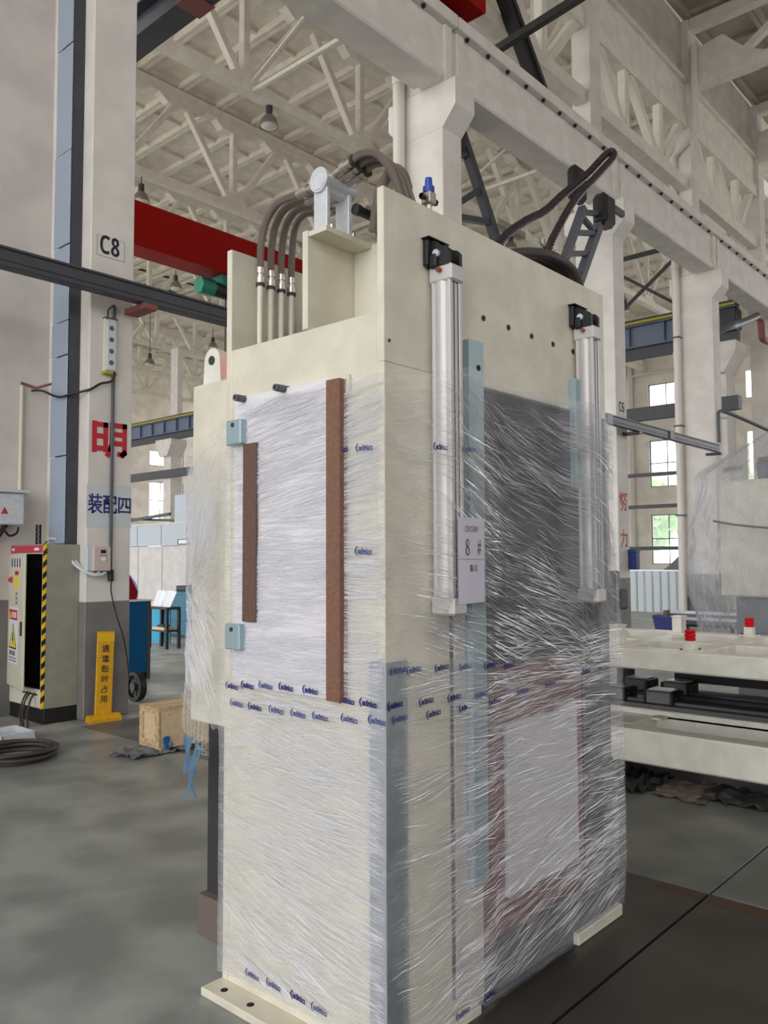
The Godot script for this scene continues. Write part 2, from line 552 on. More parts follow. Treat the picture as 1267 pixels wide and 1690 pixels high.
func columns() -> void:
	var labels := [
		"white concrete column lettered C8 with red and blue characters",
		"white concrete column rising directly behind the wrapped machine beside a downpipe",
		"white concrete column just past the right edge of the wrapped machine",
		"white concrete column with the tall white downpipe behind the dust-sheeted machine",
		"white concrete column at the far right end of the row"]
	for i in COLS.size():
		var x: float = COLS[i]
		var t := thing("column", labels[i], "column")
		t.set_meta("kind", "structure")
		t.position = Vector3(x, 0, ROW_Z)
		part("shaft", bx(0, COL_W, 0, 9.2, -0.88, 0, 0.012), M.painted_concrete, t)
		# corbels towards both bays, outline in (z, y) turned along x
		var poly := PackedVector2Array([Vector2(0, 8.45), Vector2(0.26, 8.75), Vector2(0.26, 9.185), Vector2(-1.14, 9.185), Vector2(-1.14, 8.75), Vector2(-0.88, 8.45)])
		part("corbel", MB.new().prism(poly, COL_W + 0.012, Transform3D(Basis(Vector3.BACK, Vector3.UP, Vector3.LEFT), Vector3(COL_W + 0.006, 0, 0))), M.painted_concrete, t)
		part("upper_shaft", bx(0.0, COL_W, 9.2, 16.3, -0.9, -0.45, 0.012), M.painted_concrete, t)
		if i != 1:
			part("painted_dado", bx(-0.003, COL_W + 0.003, 0, 1.185, -0.883, 0.003, 0.012), M.dado_paint, t)
		if i == 0:
			var sg := part("letter_plate", bx(0.07, 0.38, 4.75, 4.96, 0.001, 0.004), M.painted_concrete, t)
			for q: Array in [[0.068, 0.382, 4.748, 4.751], [0.068, 0.382, 4.959, 4.962], [0.068, 0.071, 4.748, 4.962], [0.379, 0.382, 4.748, 4.962]]: part("plate_border", bx(q[0], q[1], q[2], q[3], 0.001, 0.005), M.tarp_grey, sg)
			text3(sg, "C8", Vector3(0.1, 4.775, 0.006), 0.2, M.ink, 0.75, "letters")
			glyphs(t, [G_MING], Vector3(0.045, 3.03, 0.004), 0.4, 0.36, 0.0, M.ink_red, 0.135, "red_character")
			part("banner_sheet", bx(0.0, COL_W, 1.93, 2.37, 0.0, 0.003), M.plastic_white, t)
			glyphs(t, [G_ZHUANG, G_PEI, G_SI], Vector3(0.015, 2.27, 0.005), 0.155, 0.2, 0.165, M.ink_blue, 0.125, "blue_character")
		if i == 2:
			text3(t, "C6", Vector3(0.12, 4.68, 0.005), 0.22, M.ink, 0.75, "letters")
			glyphs(t, [G_NU], Vector3(0.06, 2.98, 0.005), 0.36, 0.4, 0.0, M.ink_red, 0.1, "red_character")
			glyphs(t, [G_LI], Vector3(0.06, 2.2, 0.005), 0.36, 0.4, 0.0, M.ink_red, 0.1, "red_character")
	# downpipes on the faces towards the gateway
	downpipe(10.11, -8.56, "white downpipe on the column directly behind the wrapped machine", 11.5)
	downpipe(21.72, -8.66, "tall white downpipe with a kinked top on the column behind the dust-sheeted machine", 15.4, true)
	# dark sheet-clad steel post between wall and lettered column
	var p := thing("steel_post", "dark steel post clad in blue-grey sheets between wall and lettered column", "post", Vector3(4.05, 0, -8.6))
	part("post", bx(0.0, 0.118, 0, 9.15, 0.42, 0.68), M.steel_dark, p)
	var y := 1.76
	var k := 0
	for hgt: float in [0.9, 0.62, 0.42, 0.36, 0.8, 1.0, 1.15, 1.2, 0.9]:
		part("cladding_sheet", bx(-0.012 - 0.006 * (k % 2), -0.004, y + 0.006, y + hgt - 0.006, 0.34, 0.668, 0.002), M.sheet_blue, p)
		y += hgt
		k += 1

func downpipe(x: float, z: float, label: String, top: float, kink := false) -> void:
	var t := thing("downpipe", label, "pipe", Vector3(x - 0.11, 0, z))
	part("pipe", MB.new().tube(PackedVector3Array([Vector3(0, 0.0, 0), Vector3(0, top - 2.9, 0), Vector3(0.0, top - 2.4, 0.64), Vector3(0.0, top, 0.64)] if kink else [Vector3(0, 0.0, 0), Vector3(0, top, 0)]), 0.1, 16), M.downpipe, t)
	for yy: float in [2.2, 4.6, 7.0, 9.4]:
		part("socket", MB.new().cyl(Vector3(0, yy, 0), Vector3(0, yy + 0.14, 0), 0.112, 16), M.downpipe, t)
		part("clamp", bx(-0.125, 0.11, yy + 0.5, yy + 0.54, -0.115, 0.115, 0.01), M.steel_grey, t)

func crane_beams() -> void:
	var names := ["white concrete crane beam running out of view above the lettered column", "white concrete crane beam from the lettered column to the column behind the machine",
		"white concrete crane beam crossing behind the steel lifting rope", "white concrete crane beam above the window end of the row", "last white concrete crane beam at the far right end of the row"]
	for i in 5:
		var x0: float = (COLS[i - 1] + 0.25 if i > 0 else -2.0) + 0.012
		var x1: float = COLS[i] + 0.25 - 0.012
		var t := thing("crane_beam", names[i], "beam", Vector3(x0, 9.2, ROW_Z))
		var l := x1 - x0
		part("web", bx(0, l, 0.002, 0.94, -0.42, 0.02, 0.015), M.painted_concrete, t)
		part("bottom_flange", bx(0.35, l - 0.35, -0.014, 0.13, -0.5, 0.1, 0.03), M.painted_concrete, t)
		part("top_flange", bx(0, l, 0.93, 1.14, -0.56, 0.16, 0.015), M.painted_concrete, t)
		for s: float in [0.05, l - 0.25]:
			part("end_block", bx(s, s + 0.2, -0.006, 0.935, -0.46, 0.07, 0.015), M.painted_concrete, t)
		var r := part("crane_rail", MB.new().box(Vector3(0, 1.14, -0.26), Vector3(l, 1.16, -0.12)).box(Vector3(0, 1.16, -0.21), Vector3(l, 1.25, -0.17)).box(Vector3(0, 1.25, -0.225), Vector3(l, 1.29, -0.155)), M.steel_grey, t)
		var nb := int(l / 0.6)
		for k in nb:
			part("rail_bolt", MB.new().cyl(Vector3(0.3 + k * 0.6, 0.87, 0.09), Vector3(0.3 + k * 0.6, 0.94, 0.09), 0.018, 8).cyl(Vector3(0.3 + k * 0.6, 0.895, 0.09), Vector3(0.3 + k * 0.6, 0.935, 0.09), 0.04, 6), M.steel_black, t)
	var ec := thing("crane_end_carriage", "red end carriage of a bridge crane on the white beam's rail", "crane", Vector3(10.0, 10.49, -7.95))
	part("carriage", bx(-1.6, 0.95, 0.12, 0.52, -0.16, 0.5, 0.02), M.crane_red, ec)
	for s: float in [-1.1, 0.5]:
		part("wheel", MB.new().cyl(Vector3(s, 0.16, -0.05), Vector3(s, 0.16, 0.08), 0.16, 20), M.steel_black, ec)
	part("bridge_girder", bx(-0.9, -0.2, 0.52, 1.5, 0.0, 9.0, 0.02), M.crane_red, ec)

func jack_trusses() -> void:
	var names := ["white concrete bracing truss above the crane beam left of the machine", "white concrete bracing truss above the crane beam right behind the machine",
		"white concrete bracing truss above the beam crossed by the rope", "white concrete bracing truss at the far right end of the row"]
	for i in 4:
		var x0: float = COLS[i] + COL_W
		var x1: float = COLS[i + 1]
		var t := thing("bracing_truss", names[i], "truss", Vector3(x0, 0, -8.42))
		var l := x1 - x0
		part("bottom_chord", bx(0, l, 11.55, 11.86, -0.14, 0.14, 0.015), M.truss_paint, t)
		part("top_chord", bx(0, l, 13.25, 13.62, -0.2, 0.16, 0.015), M.truss_paint, t)
		var nb := [l * 0.30, l * 0.68]
		for q: Array in [[0.06, 0.29], [0.31, 0.31], [0.36, 0.67], [0.69, 0.69], [0.96, 0.70]]:
			part("diagonal" if q[0] != q[1] else "vertical_post", MB.new().bar(Vector3(q[0] * l, 13.35, 0), Vector3(q[1] * l, 11.7, 0), 0.2, 0.2, Vector3.BACK, 0.012), M.truss_paint, t)
		part("gutter_beam", bx(0, l, 13.62, 14.5, -0.16, 0.1, 0.015), M.truss_paint, t)
		part("ledge", bx(0, l, 14.5, 14.6, -0.2, 0.2, 0.01), M.truss_paint, t)
		part("infill_wall", bx(0, l, 14.6, 16.35, -0.16, 0.02), M.plaster, t)

func far_hall() -> void:
	# outer walls of the far hall, each bay with three steel windows one above the other
	var ze := -61.0
	var xw := 50.0
	var wz := PackedFloat32Array()
	for k in 7: wz.append(-22.0 - 6.0 * k)
	wz.append(-16.0)
	wz.append(-58.0 - 2.6)
	wz.sort()
	pierced_wall("wall_window_side", Vector3(xw, 0, -8.5), Vector3.FORWARD, 52.5, wz, -1.0, [[1.2, 4.3], [6.05, 9.0], [11.0, 12.6]], "pale plastered wall with steel windows beyond the blue runway")
	var wx := PackedFloat32Array()
	for k in 8: wx.append(2.5 + 6.0 * k)
	pierced_wall("wall_window_end", Vector3(-4.3, 0, ze), Vector3.RIGHT, 54.6, wx, 1.0, [[1.2, 4.0], [5.0, 8.2], [9.6, 10.9]], "pale plastered end wall with steel windows seen left of the machine")
	var n := 0
	for q: Array in [[-22.0, 6.05, 2.95, "middle steel window beyond the blue runway, above the white partition"], [-22.0, 11.0, 1.6, "upper steel window beyond the blue runway, above the dark tie beam"], [-22.0, 1.2, 3.1, "low steel window behind the grey tarpaulins"]]:
		n += 1
		steel_window(n, Vector3(xw + 0.1, q[1], q[0]), 0.0, q[2], q[3])
	for q: Array in [[38.5, 9.6, 1.3, "upper steel window of the end wall seen left of the machine"], [38.5, 5.0, 3.2, "lower steel window of the end wall, above the booth"], [44.5, 9.6, 1.3, "upper steel window of the end wall against the machine's edge"], [44.5, 5.0, 3.2, "lower steel window of the end wall against the machine's edge"]]:
		n += 1
		steel_window(n, Vector3(q[0], q[1], ze - 0.1), -PI / 2, q[2], q[3])
	var wo := MB.new()
	for b: Array in [[0.0, 0.6], [7.5, 7.9], [15.6, 17.2]]: wo.box(Vector3(-4.3, b[0], ze), Vector3(-4, b[1], -8.9))
	for k in 9: wo.box(Vector3(-4.3, 0.6, -8.9 - k * 6.2 - 0.4), Vector3(-4, 15.6, -8.9 - k * 6.2))
	struct("wall_far_side", wo, M.plaster, "side wall of the far hall, glazed between posts", "wall")
	# roof of ribbed precast panels
	var roof := Node3D.new()
	roof.name = "ceiling"
	add_child(roof)
	tag(roof, "white ribbed precast roof panels over the far hall", "ceiling", "", "structure")
	part("roof_deck", MB.new().box(Vector3(-4.3, 17.12, ze - 0.3), Vector3(45.5, 17.3, -8.45)).box(Vector3(49.2, 17.12, ze - 0.3), Vector3(xw + 0.3, 17.3, -28.0)).box(Vector3(45.5, 17.12, -28.0), Vector3(xw + 0.3, 17.3, -8.45)), M.roof_paint, roof)  # unseen open slot left in the deck, added to daylight the far wall
	var pm := MB.new()
	pm.box(Vector3(-0.745, 0.2, 0), Vector3(0.745, 0.26, 5.97))
	for s: float in [-0.745, 0.605]: pm.box(Vector3(s, 0, 0), Vector3(s + 0.14, 0.2, 5.97), 0.02)
	for zz: float in [0.0, 1.95, 3.95, 5.87]: pm.box(Vector3(-0.6, 0.08, zz), Vector3(0.6, 0.2, zz + 0.1))
	var pmesh := pm.mesh()
	for j in 5:
		for k in 20:
			var x := 26.25 - 1.5 * k
			if x < -3.5: continue
			var p := part_mesh("roof_panel", pmesh, M.roof_paint, roof)
			p.position = Vector3(x, 16.84, TRUSS_Z[j] - 6.0 + 0.015)
	var mm := MultiMesh.new()
	mm.transform_format = MultiMesh.TRANSFORM_3D
	mm.mesh = pmesh
	var spots: Array[Vector3] = []
	for j in range(-1, 8):
		for k in 33:
			var x := 44.7 - 1.5 * k
			if j < 4 and j >= -1 and x < 27.0 and j >= 0: continue
			if x < -3.5: continue
			if j == -1: continue
			spots.append(Vector3(x, 16.84, -16.2 - 6.0 * j + 0.015))
	mm.instance_count = spots.size()
	for i in spots.size(): mm.set_instance_transform(i, Transform3D(Basis.IDENTITY, spots[i]))
	var mi := MultiMeshInstance3D.new()
	mi.name = "distant_panels"
	mi.multimesh = mm
	mi.material_override = M.roof_paint
	mi.set_meta("kind", "stuff")
	roof.add_child(mi)
	# trusses
	var order := ["nearest the column row", "second from the column row", "third from the column row", "fourth from the column row", "fifth from the column row", "sixth from the column row", "seventh from the column row", "eighth from the column row"]
	var first: Node3D = null
	for j in 16:
		var t: Node3D
		var far := j >= 8
		if first == null:
			t = thing("roof_truss", "", "truss", Vector3.ZERO)
			build_truss(t)
			first = t
		else:
			t = first.duplicate()
			t.name = numbered("roof_truss")
			add_child(t)
		t.position = Vector3(END_X + (25.0 if far else 0.0), 13.5, -10.2 - 6.0 * (j if not far else j - 8))
		if far: t.position.x = xw + 0.1
		tag(t, "white concrete roof truss over the far hall, %s" % order[j] if not far else "distant white roof truss beyond the blue runway, %s" % order[j - 8], "truss")
	# bracing between trusses
	for x: float in [13.0, 21.7]:
		var t := thing("cross_brace", "thin white cross brace between the first two far-hall trusses, " + ("nearer the lettered column" if x < 15 else "nearer the windows"), "brace", Vector3(x, 0, TRUSS_Z[0]))
		part("brace_rod", MB.new().bar(Vector3(0, 16.3, 0), Vector3(0, 13.75, -6), 0.07, 0.07), M.truss_paint, t)
		part("brace_rod", MB.new().bar(Vector3(0.1, 13.75, 0), Vector3(0.1, 16.3, -6), 0.07, 0.07), M.truss_paint, t)
		part("tie_rod", MB.new().bar(Vector3(0.05, 13.6, 0), Vector3(0.05, 13.6, -6), 0.1, 0.1), M.truss_paint, t)
	# runway girder along the end wall, with its columns
	var rw := thing("crane_runway", "blue-grey steel crane runway with yellow rail in front of the windows", "runway", Vector3(END_X, 0, -8.4))
	var L := -52.0
	part("girder_web", bx(-0.02, 0.02, 8.65, 9.35, L, -0.1), M.runway_blue, rw)
	part("top_flange", bx(-0.2, 0.2, 9.33, 9.37, L, -0.1), M.runway_blue, rw)
	part("bottom_flange", bx(-0.16, 0.16, 8.62, 8.66, L, -0.1), M.runway_blue, rw)
	part("lower_beam", bx(0.0, 0.18, 8.25, 8.6, L, -0.1), M.steel_dark, rw)
	part("yellow_rail", bx(-0.3, -0.2, 9.37, 9.45, L, -0.1), M.yellow_rail, rw)
	part("brown_beam", bx(0.05, 0.2, 9.42, 9.62, L, -0.1), M.machine_dark, rw)
	part("end_stop", bx(-0.25, 0.3, 8.66, 9.3, -0.55, -0.08, 0.02), M.steel_black, rw)
	for k in 42: part("stiffener", bx(-0.15, 0.15, 8.66, 9.33, -1.2 - k * 1.2, -1.185 - k * 1.2), M.runway_blue, rw)
	var lat := thing("steel_lattice", "dark brown steel cross lattice standing on the blue crane runway", "lattice", Vector3(END_X + 0.26, 9.62, -8.4))
	for k in 3:
		var z0 := -1.7 - k * 3.0
		part("lattice_bar", MB.new().bar(Vector3(0, 0, z0), Vector3(0, 2.2, z0 - 3.0), 0.09, 0.1), M.machine_dark, lat)
		part("lattice_bar", MB.new().bar(Vector3(0.06, 2.2, z0), Vector3(0.06, 0, z0 - 3.0), 0.09, 0.1), M.machine_dark, lat)
	part("top_rail", bx(-0.05, 0.1, 2.2, 2.32, -10.8, -1.6), M.machine_dark, lat)
	var cnames := ["by the end of the crane runway", "second along the crane runway", "third along the crane runway", "fourth along the crane runway", "fifth along the crane runway", "sixth along the crane runway, seen left of the machine", "seventh along the crane runway", "eighth along the crane runway"]
	for k in 8:
		var t := thing("runway_column", "white concrete column under the blue runway, " + cnames[k], "column", Vector3(26.2, 0, -9.2 - 6.0 * k))
		t.set_meta("kind", "structure")
		part("shaft", bx(-0.35, 0.4, 0, 7.6, -0.36, 0.36, 0.02), M.painted_concrete, t)
		part("flared_head", MB.new().prism(PackedVector2Array([Vector2(-0.36, 7.3), Vector2(-0.75, 7.95), Vector2(-0.75, 8.24), Vector2(0.75, 8.24), Vector2(0.75, 7.95), Vector2(0.36, 7.3)]), 1.02, Transform3D(Basis(Vector3.BACK, Vector3.UP, Vector3.LEFT), Vector3(0.41, 0, 0))), M.painted_concrete, t)
		part("upper_shaft", bx(0.05, 0.4, 8.24, 13.5, -0.34, 0.34, 0.02), M.painted_concrete, t)
	var tie := thing("tie_beam", "dark steel tie beam crossing the end windows halfway up", "beam", Vector3(25.7, 6.1, -8.4))
	part("beam", bx(-0.15, 0.15, 0, 0.42, L, 0.0), M.steel_dark, tie)
	for y: float in [4.3, 3.26, 1.9]:
		var t := thing("wall_rail", ["dark rail between the runway columns, just below the busway", "dark rail between the runway columns, crossing the middle window", "dark rail between the runway columns, lowest of the three"][[4.3, 3.26, 1.9].find(y)], "rail", Vector3(25.7, y, -8.4))
		part("rail", bx(-0.04, 0.04, -0.06, 0.06, -5.0, 0.0), M.steel_dark, t)
		part("rail_end", bx(-0.06, 0.06, -0.1, 0.1, -5.1, -5.0), M.steel_dark, t)
	var wp := thing("wall_pipe", "white vertical pipe on the far wall left of the windows", "pipe", Vector3(49.75, 0, -23.1))
	part("pipe", MB.new().cyl(Vector3(0, 0.0, 0), Vector3(0, 14.2, 0), 0.18, 14), M.downpipe, wp)
	part("cross_pipe", MB.new().cyl(Vector3(0, 13.2, -3.0), Vector3(0, 13.4, 6.5), 0.09, 10), M.downpipe, wp)
	part("bracket", bx(-0.6, 0.2, 13.3, 14.6, -1.4, -0.4, 0.06), M.plaster, wp)
	# red bridge girder with hoist
	var br := thing("bridge_crane", "dark red bridge crane girder spanning the far hall behind the lettered column", "crane", Vector3(0, 9.47, -18.3))
	part("girder", bx(1.5, 25.6, 0.0, 1.14, -0.3, 0.3, 0.015), M.crane_red, br)
	part("bottom_flange", bx(1.5, 25.7, -0.04, 0.0, -0.36, 0.36), M.crane_red, br)
	part("end_truck", bx(25.55, 25.95, -0.05, 0.4, -1.4, 1.4, 0.02), M.crane_red, br)
	var ho := thing("hoist", "green electric hoist under the red bridge crane girder", "hoist", Vector3(13.55, 9.4, -18.3))
	part("drum", MB.new().cyl(Vector3(-0.1, -0.36, 0), Vector3(0.9, -0.36, 0), 0.2, 20), M.steel_black, ho)
	part("motor", MB.new().cyl(Vector3(-0.55, -0.36, 0), Vector3(-0.1, -0.36, 0), 0.24, 6), M.hoist_green, ho)
	part("trolley", bx(0.05, 0.7, -0.25, 0.05, -0.25, 0.25, 0.03), M.hoist_green, ho)
	part("cable", MB.new().cyl(Vector3(0.35, -0.5, 0.0), Vector3(0.35, -3.3, 0.0), 0.018, 6), M.steel_black, ho)
	part("cable", MB.new().cyl(Vector3(0.62, -0.5, 0.1), Vector3(0.62, -3.3, 0.1), 0.014, 6), M.steel_black, ho)
	part("pendant_cable", MB.new().tube(curve([Vector3(0.3, -0.5, 0.2), Vector3(0.5, -1.1, 0.25), Vector3(0.9, -1.3, 0.25), Vector3(1.3, -0.7, 0.2)]), 0.02, 6), M.steel_black, ho)
	var lp := [[13.676, 13.5, -16.2, "hanging bell lamp under the nearest long truss, above the hoses"], [13.605, 13.5, -22.2, "hanging bell lamp beside the lettered column above the red girder"], [18.916, 13.5, -28.2, "hanging bell lamp just below the red girder"],
		[21.535, 13.5, -34.2, "small hanging bell lamp level with the long light fitting on the column"], [25.2, 13.5, -34.2, "small hanging bell lamp below the green hoist"], [25.2, 13.5, -16.2, "hanging bell lamp behind the lifting rope"], [34.56, 13.5, -16.2, "hanging bell lamp between the two right-hand columns"]]
	var bottoms := [12.95, 12.7, 12.6, 10.9, 12.4, 12.9, 12.7]
	for i in lp.size():
		var q: Array = lp[i]
		var bot: float = bottoms[i]
		var t := thing("pendant_lamp", q[3], "lamp", Vector3(q[0], bot, q[2]), "")
		var drop: float = q[1] + 0.02 - bot
		part("rod", MB.new().cyl(Vector3(0, 0.5, 0), Vector3(0, drop, 0), 0.014, 6), M.steel_black, t)
		part("ballast_box", MB.new().cyl(Vector3(0, 0.3, 0), Vector3(0, 0.55, 0), 0.09, 12), M.machine_dark, t)
		part("lamp_shade", MB.new().lathe(PackedVector2Array([Vector2(0.06, 0.34), Vector2(0.12, 0.3), Vector2(0.2, 0.2), Vector2(0.245, 0.06), Vector2(0.25, 0.0), Vector2(0.235, 0.01), Vector2(0.18, 0.17), Vector2(0.08, 0.27)]), Transform3D.IDENTITY, 24), M.lamp_metal, t)
		part("lens", MB.new().lathe(PackedVector2Array([Vector2(0.232, 0.02), Vector2(0.18, -0.02), Vector2(0.1, -0.04), Vector2(0.001, -0.045)]), Transform3D.IDENTITY, 20), M.lamp_glass, t)

func pierced_wall(called: String, at: Vector3, along: Vector3, length: float, starts: PackedFloat32Array, sgn: float, bands: Array, label: String) -> void:
	# a wall 0.35 thick with a 3.4 m window in every bay and band; starts are world coordinates along it
	var w := MB.new()
	var cuts: Array = []
	for q in starts:
		var d: float = (q - at.x) if along == Vector3.RIGHT else (at.z - q - 3.4)
		cuts.append(d)
	cuts.sort()
	var nrm := Vector3(0, 0, -0.35) if along == Vector3.RIGHT else Vector3(0.35, 0, 0)
	var slab := func(d0: float, d1: float, y0: float, y1: float) -> void:
		if d1 - d0 < 0.01: return
		var a := at + along * d0 + Vector3(0, y0, 0)
		var b := at + along * d1 + Vector3(0, y1, 0) + nrm
		w.box(Vector3(minf(a.x, b.x), y0, minf(a.z, b.z)), Vector3(maxf(a.x, b.x), y1, maxf(a.z, b.z)))
	var y := 0.0
	for b: Array in bands:
		slab.call(0.0, length, y, b[0])
		var d := 0.0
		for c: float in cuts:
			slab.call(d, maxf(c, d), b[0], b[1])
			d = maxf(c, d) + 3.4 if c >= d else d
		slab.call(d, length, b[0], b[1])
		y = b[1]
	slab.call(0.0, length, y, 17.2)
	struct(called, w, M.far_wall, label, "wall")

func steel_window(n: int, at: Vector3, turn: float, h: float, label: String) -> void:
	var w := Node3D.new()
	w.name = "window_%d" % n
	add_child(w)
	tag(w, label, "window", "", "structure")
	w.position = at
	w.rotation.y = turn
	if turn != 0.0: w.position.x += 3.4
	if turn != 0.0: w.rotation.y = -PI / 2
	var fr := MB.new()
	for yy: float in [0.0, h - 0.05]: fr.box(Vector3(0, yy, 0), Vector3(0.06, yy + 0.05, 3.4))
	for zz: float in [0.0, 3.35]: fr.box(Vector3(0, 0, zz), Vector3(0.06, h, zz + 0.05))
	part("window_frame", fr, M.steel_grey, w)
	for zz: float in [1.13, 2.27]: part("mullion", bx(0.0, 0.04, 0, h, zz - 0.025, zz + 0.025), M.steel_grey, w)
	var two := h > 2.0
	if two: part("transom", bx(0.0, 0.05, h * 0.5, h * 0.5 + 0.06, 0, 3.4), M.steel_grey, w)
	for zz: float in [0.0, 1.13, 2.27]:
		if two:
			part("pane", bx(0.02, 0.026, 0.05, h * 0.5, zz + 0.04, zz + 1.1), M.glass, w)
			part("pane", bx(0.02, 0.026, h * 0.5 + 0.06, h - 0.05, zz + 0.04, zz + 1.1), M.glass, w)
		else:
			part("pane", bx(0.02, 0.026, 0.05, h - 0.05, zz + 0.04, zz + 1.1), M.glass, w)

func build_truss(t: Node3D) -> void:
	# local x runs from the far support (0) back towards the wall (-26); bottom chord centre at y 0.15
	var span := -26.0
	part("bottom_chord", bx(span, 0, 0.0, 0.28, -0.15, 0.15, 0.02), M.truss_paint, t)
	part("top_chord", bx(span, 0, 2.92, 3.28, -0.17, 0.17, 0.02), M.truss_paint, t)
	var k := 0
	while true:
		var xb := -0.25 - 4.3 * k      # bottom node
		if xb < span: break
		var xt := xb - 2.15            # top node
		part("vertical_post", MB.new().bar(Vector3(xb, 0.2, 0), Vector3(xb, 3.0, 0), 0.2, 0.22, Vector3.BACK, 0.015), M.truss_paint, t)
		if xt > span:
			part("diagonal", MB.new().bar(Vector3(xb - 0.1, 0.25, 0), Vector3(xt + 0.12, 2.95, 0), 0.2, 0.2, Vector3.BACK, 0.015), M.truss_paint, t)
			part("diagonal", MB.new().bar(Vector3(xt - 0.12, 2.95, 0), Vector3(xb - 4.2, 0.25, 0), 0.2, 0.2, Vector3.BACK, 0.015), M.truss_paint, t)
			part("haunch", MB.new().prism(PackedVector2Array([Vector2(xt - 0.9, 2.93), Vector2(xt - 0.55, 2.7), Vector2(xt + 0.55, 2.7), Vector2(xt + 0.9, 2.93)]), 0.3, Transform3D(Basis.IDENTITY, Vector3(0, 0, -0.15))), M.truss_paint, t)
		part("haunch", MB.new().prism(PackedVector2Array([Vector2(xb - 0.85, 2.93), Vector2(xb - 0.55, 2.68), Vector2(xb + 0.55, 2.68), Vector2(xb + 0.85, 2.93)]), 0.3, Transform3D(Basis.IDENTITY, Vector3(0, 0, -0.15))), M.truss_paint, t)
		part("gusset", MB.new().prism(PackedVector2Array([Vector2(xb - 0.6, 0.27), Vector2(xb - 0.3, 0.5), Vector2(xb + 0.3, 0.5), Vector2(xb + 0.6, 0.27)]), 0.26, Transform3D(Basis.IDENTITY, Vector3(0, 0, -0.13))), M.truss_paint, t)
		k += 1

func bay_roof() -> void:
	var roof := Node3D.new()
	roof.name = "ceiling_001"
	add_child(roof)
	tag(roof, "white ribbed precast roof panels over the near bay at top right", "ceiling", "", "structure")
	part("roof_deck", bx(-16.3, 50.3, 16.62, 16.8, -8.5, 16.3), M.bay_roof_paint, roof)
	var ty := [10.31, 16.2, 21.92, 27.65, 33.5, 39.4]
	for i in 5:
		var w: float = ty[i + 1] - ty[i]
		var pm := MB.new()
		pm.box(Vector3(0, 0.2, -0.745), Vector3(w - 0.03, 0.26, 0.745))
		for s: float in [-0.745, 0.605]: pm.box(Vector3(0, 0, s), Vector3(w - 0.03, 0.2, s + 0.14), 0.02)
		for k in 4: pm.box(Vector3(k * (w - 0.13) / 3.0, 0.08, -0.6), Vector3(k * (w - 0.13) / 3.0 + 0.1, 0.2, 0.6))
		var mesh := pm.mesh()
		for k in 7:
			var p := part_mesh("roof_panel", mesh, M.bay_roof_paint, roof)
			p.position = Vector3(ty[i], 16.36, -7.55 + 1.5 * k)
	var names := ["white concrete truss over the near bay above the rope", "white concrete truss over the near bay meeting the column with the kinked downpipe", "white concrete truss over the near bay at the far right column", "white concrete truss over the near bay beyond the last column"]
	var first: Node3D = null
	for i in 4:
		var t: Node3D
		if first == null:
			t = thing("bay_truss", "", "truss")
			first = t
			part("bottom_chord", bx(-0.16, 0.16, 0.0, 0.3, 0, 24, 0.02), M.truss_paint, t)
			part("top_chord", bx(-0.16, 0.16, 1.65, 1.98, 0, 24, 0.02), M.truss_paint, t)
			part("end_block", MB.new().prism(PackedVector2Array([Vector2(0, 0), Vector2(0, 1.0), Vector2(0.9, 1.15), Vector2(1.5, 0.5), Vector2(1.9, 0.3), Vector2(1.7, 0.0)]), 0.36, Transform3D(Basis(Vector3.BACK, Vector3.UP, Vector3.LEFT), Vector3(0.18, 0, 0))), M.truss_paint, t)
			for k in 5:
				var z := 1.0 + 4.4 * k
				part("diagonal", MB.new().bar(Vector3(0, 0.3, z), Vector3(0, 1.7, z + 2.2), 0.2, 0.2, Vector3.UP, 0.015), M.truss_paint, t)
				part("diagonal", MB.new().bar(Vector3(0, 1.7, z + 2.2), Vector3(0, 0.3, z + 4.4), 0.2, 0.2, Vector3.UP, 0.015), M.truss_paint, t)
				part("vertical_post", MB.new().bar(Vector3(0, 0.2, z + 4.4), Vector3(0, 1.8, z + 4.4), 0.18, 0.18), M.truss_paint, t)
		else:
			t = first.duplicate()
			t.name = numbered("bay_truss")
			add_child(t)
		t.position = Vector3(ty[i + 1] + 0.03, 14.36, -8.2)
		tag(t, names[i], "truss")

# ---------- writing ----------
# strokes on a 10 x 10 grid, y down
const G_MING := [[0.7,1,0.7,8.5],[0.7,1.2,3.8,1.2,3.8,8.3],[0.7,4.5,3.8,4.5],[0.7,8,3.8,8],[5.6,0.8,5.6,6,5.2,8,4.5,9.6],[5.6,1,9.2,1,9.2,8.8,8.6,9.4,7.8,9.3],[5.6,3.6,9.2,3.6],[5.6,6.2,9.2,6.2]]
const G_ZHUANG := [[2.8,0.3,2.8,4.6],[1,1,1.7,2],[0.8,4,2.6,2.9],[4,1.6,9.4,1.6],[6.6,0.3,6.6,4],[4.4,4,9,4],[0.6,5.4,9.4,5.4],[5,4.6,5,5.4],[4.6,5.6,2.6,7.2,0.6,8.2],[3.2,7,3.2,9.4,5,8.6],[5.2,5.6,6.4,7.6,9.4,9.4],[8.4,6.2,6.6,7.4]]
const G_PEI := [[0.4,1,4.8,1],[0.8,3,0.8,9.3],[0.8,3,4.5,3,4.5,9.3],[0.8,9,4.5,9],[0.8,7,4.5,7],[2.1,1,2.1,4,1.3,5.4],[3.2,1,3.2,4.8,4.4,5],[5.6,1.2,9,1.2,9,4.6],[5.8,4.4,9,4.4],[5.8,4.4,5.8,8.6,6.4,9.2,9.2,9.2,9.5,7.6]]
const G_SI := [[0.8,1.6,0.8,9],[0.8,1.8,9.2,1.8,9.2,9],[0.8,8.6,9.2,8.6],[3.8,1.8,3.6,5,2.2,6.8],[6.2,1.8,6.2,5.8,6.8,6.2,8.8,6.2]]
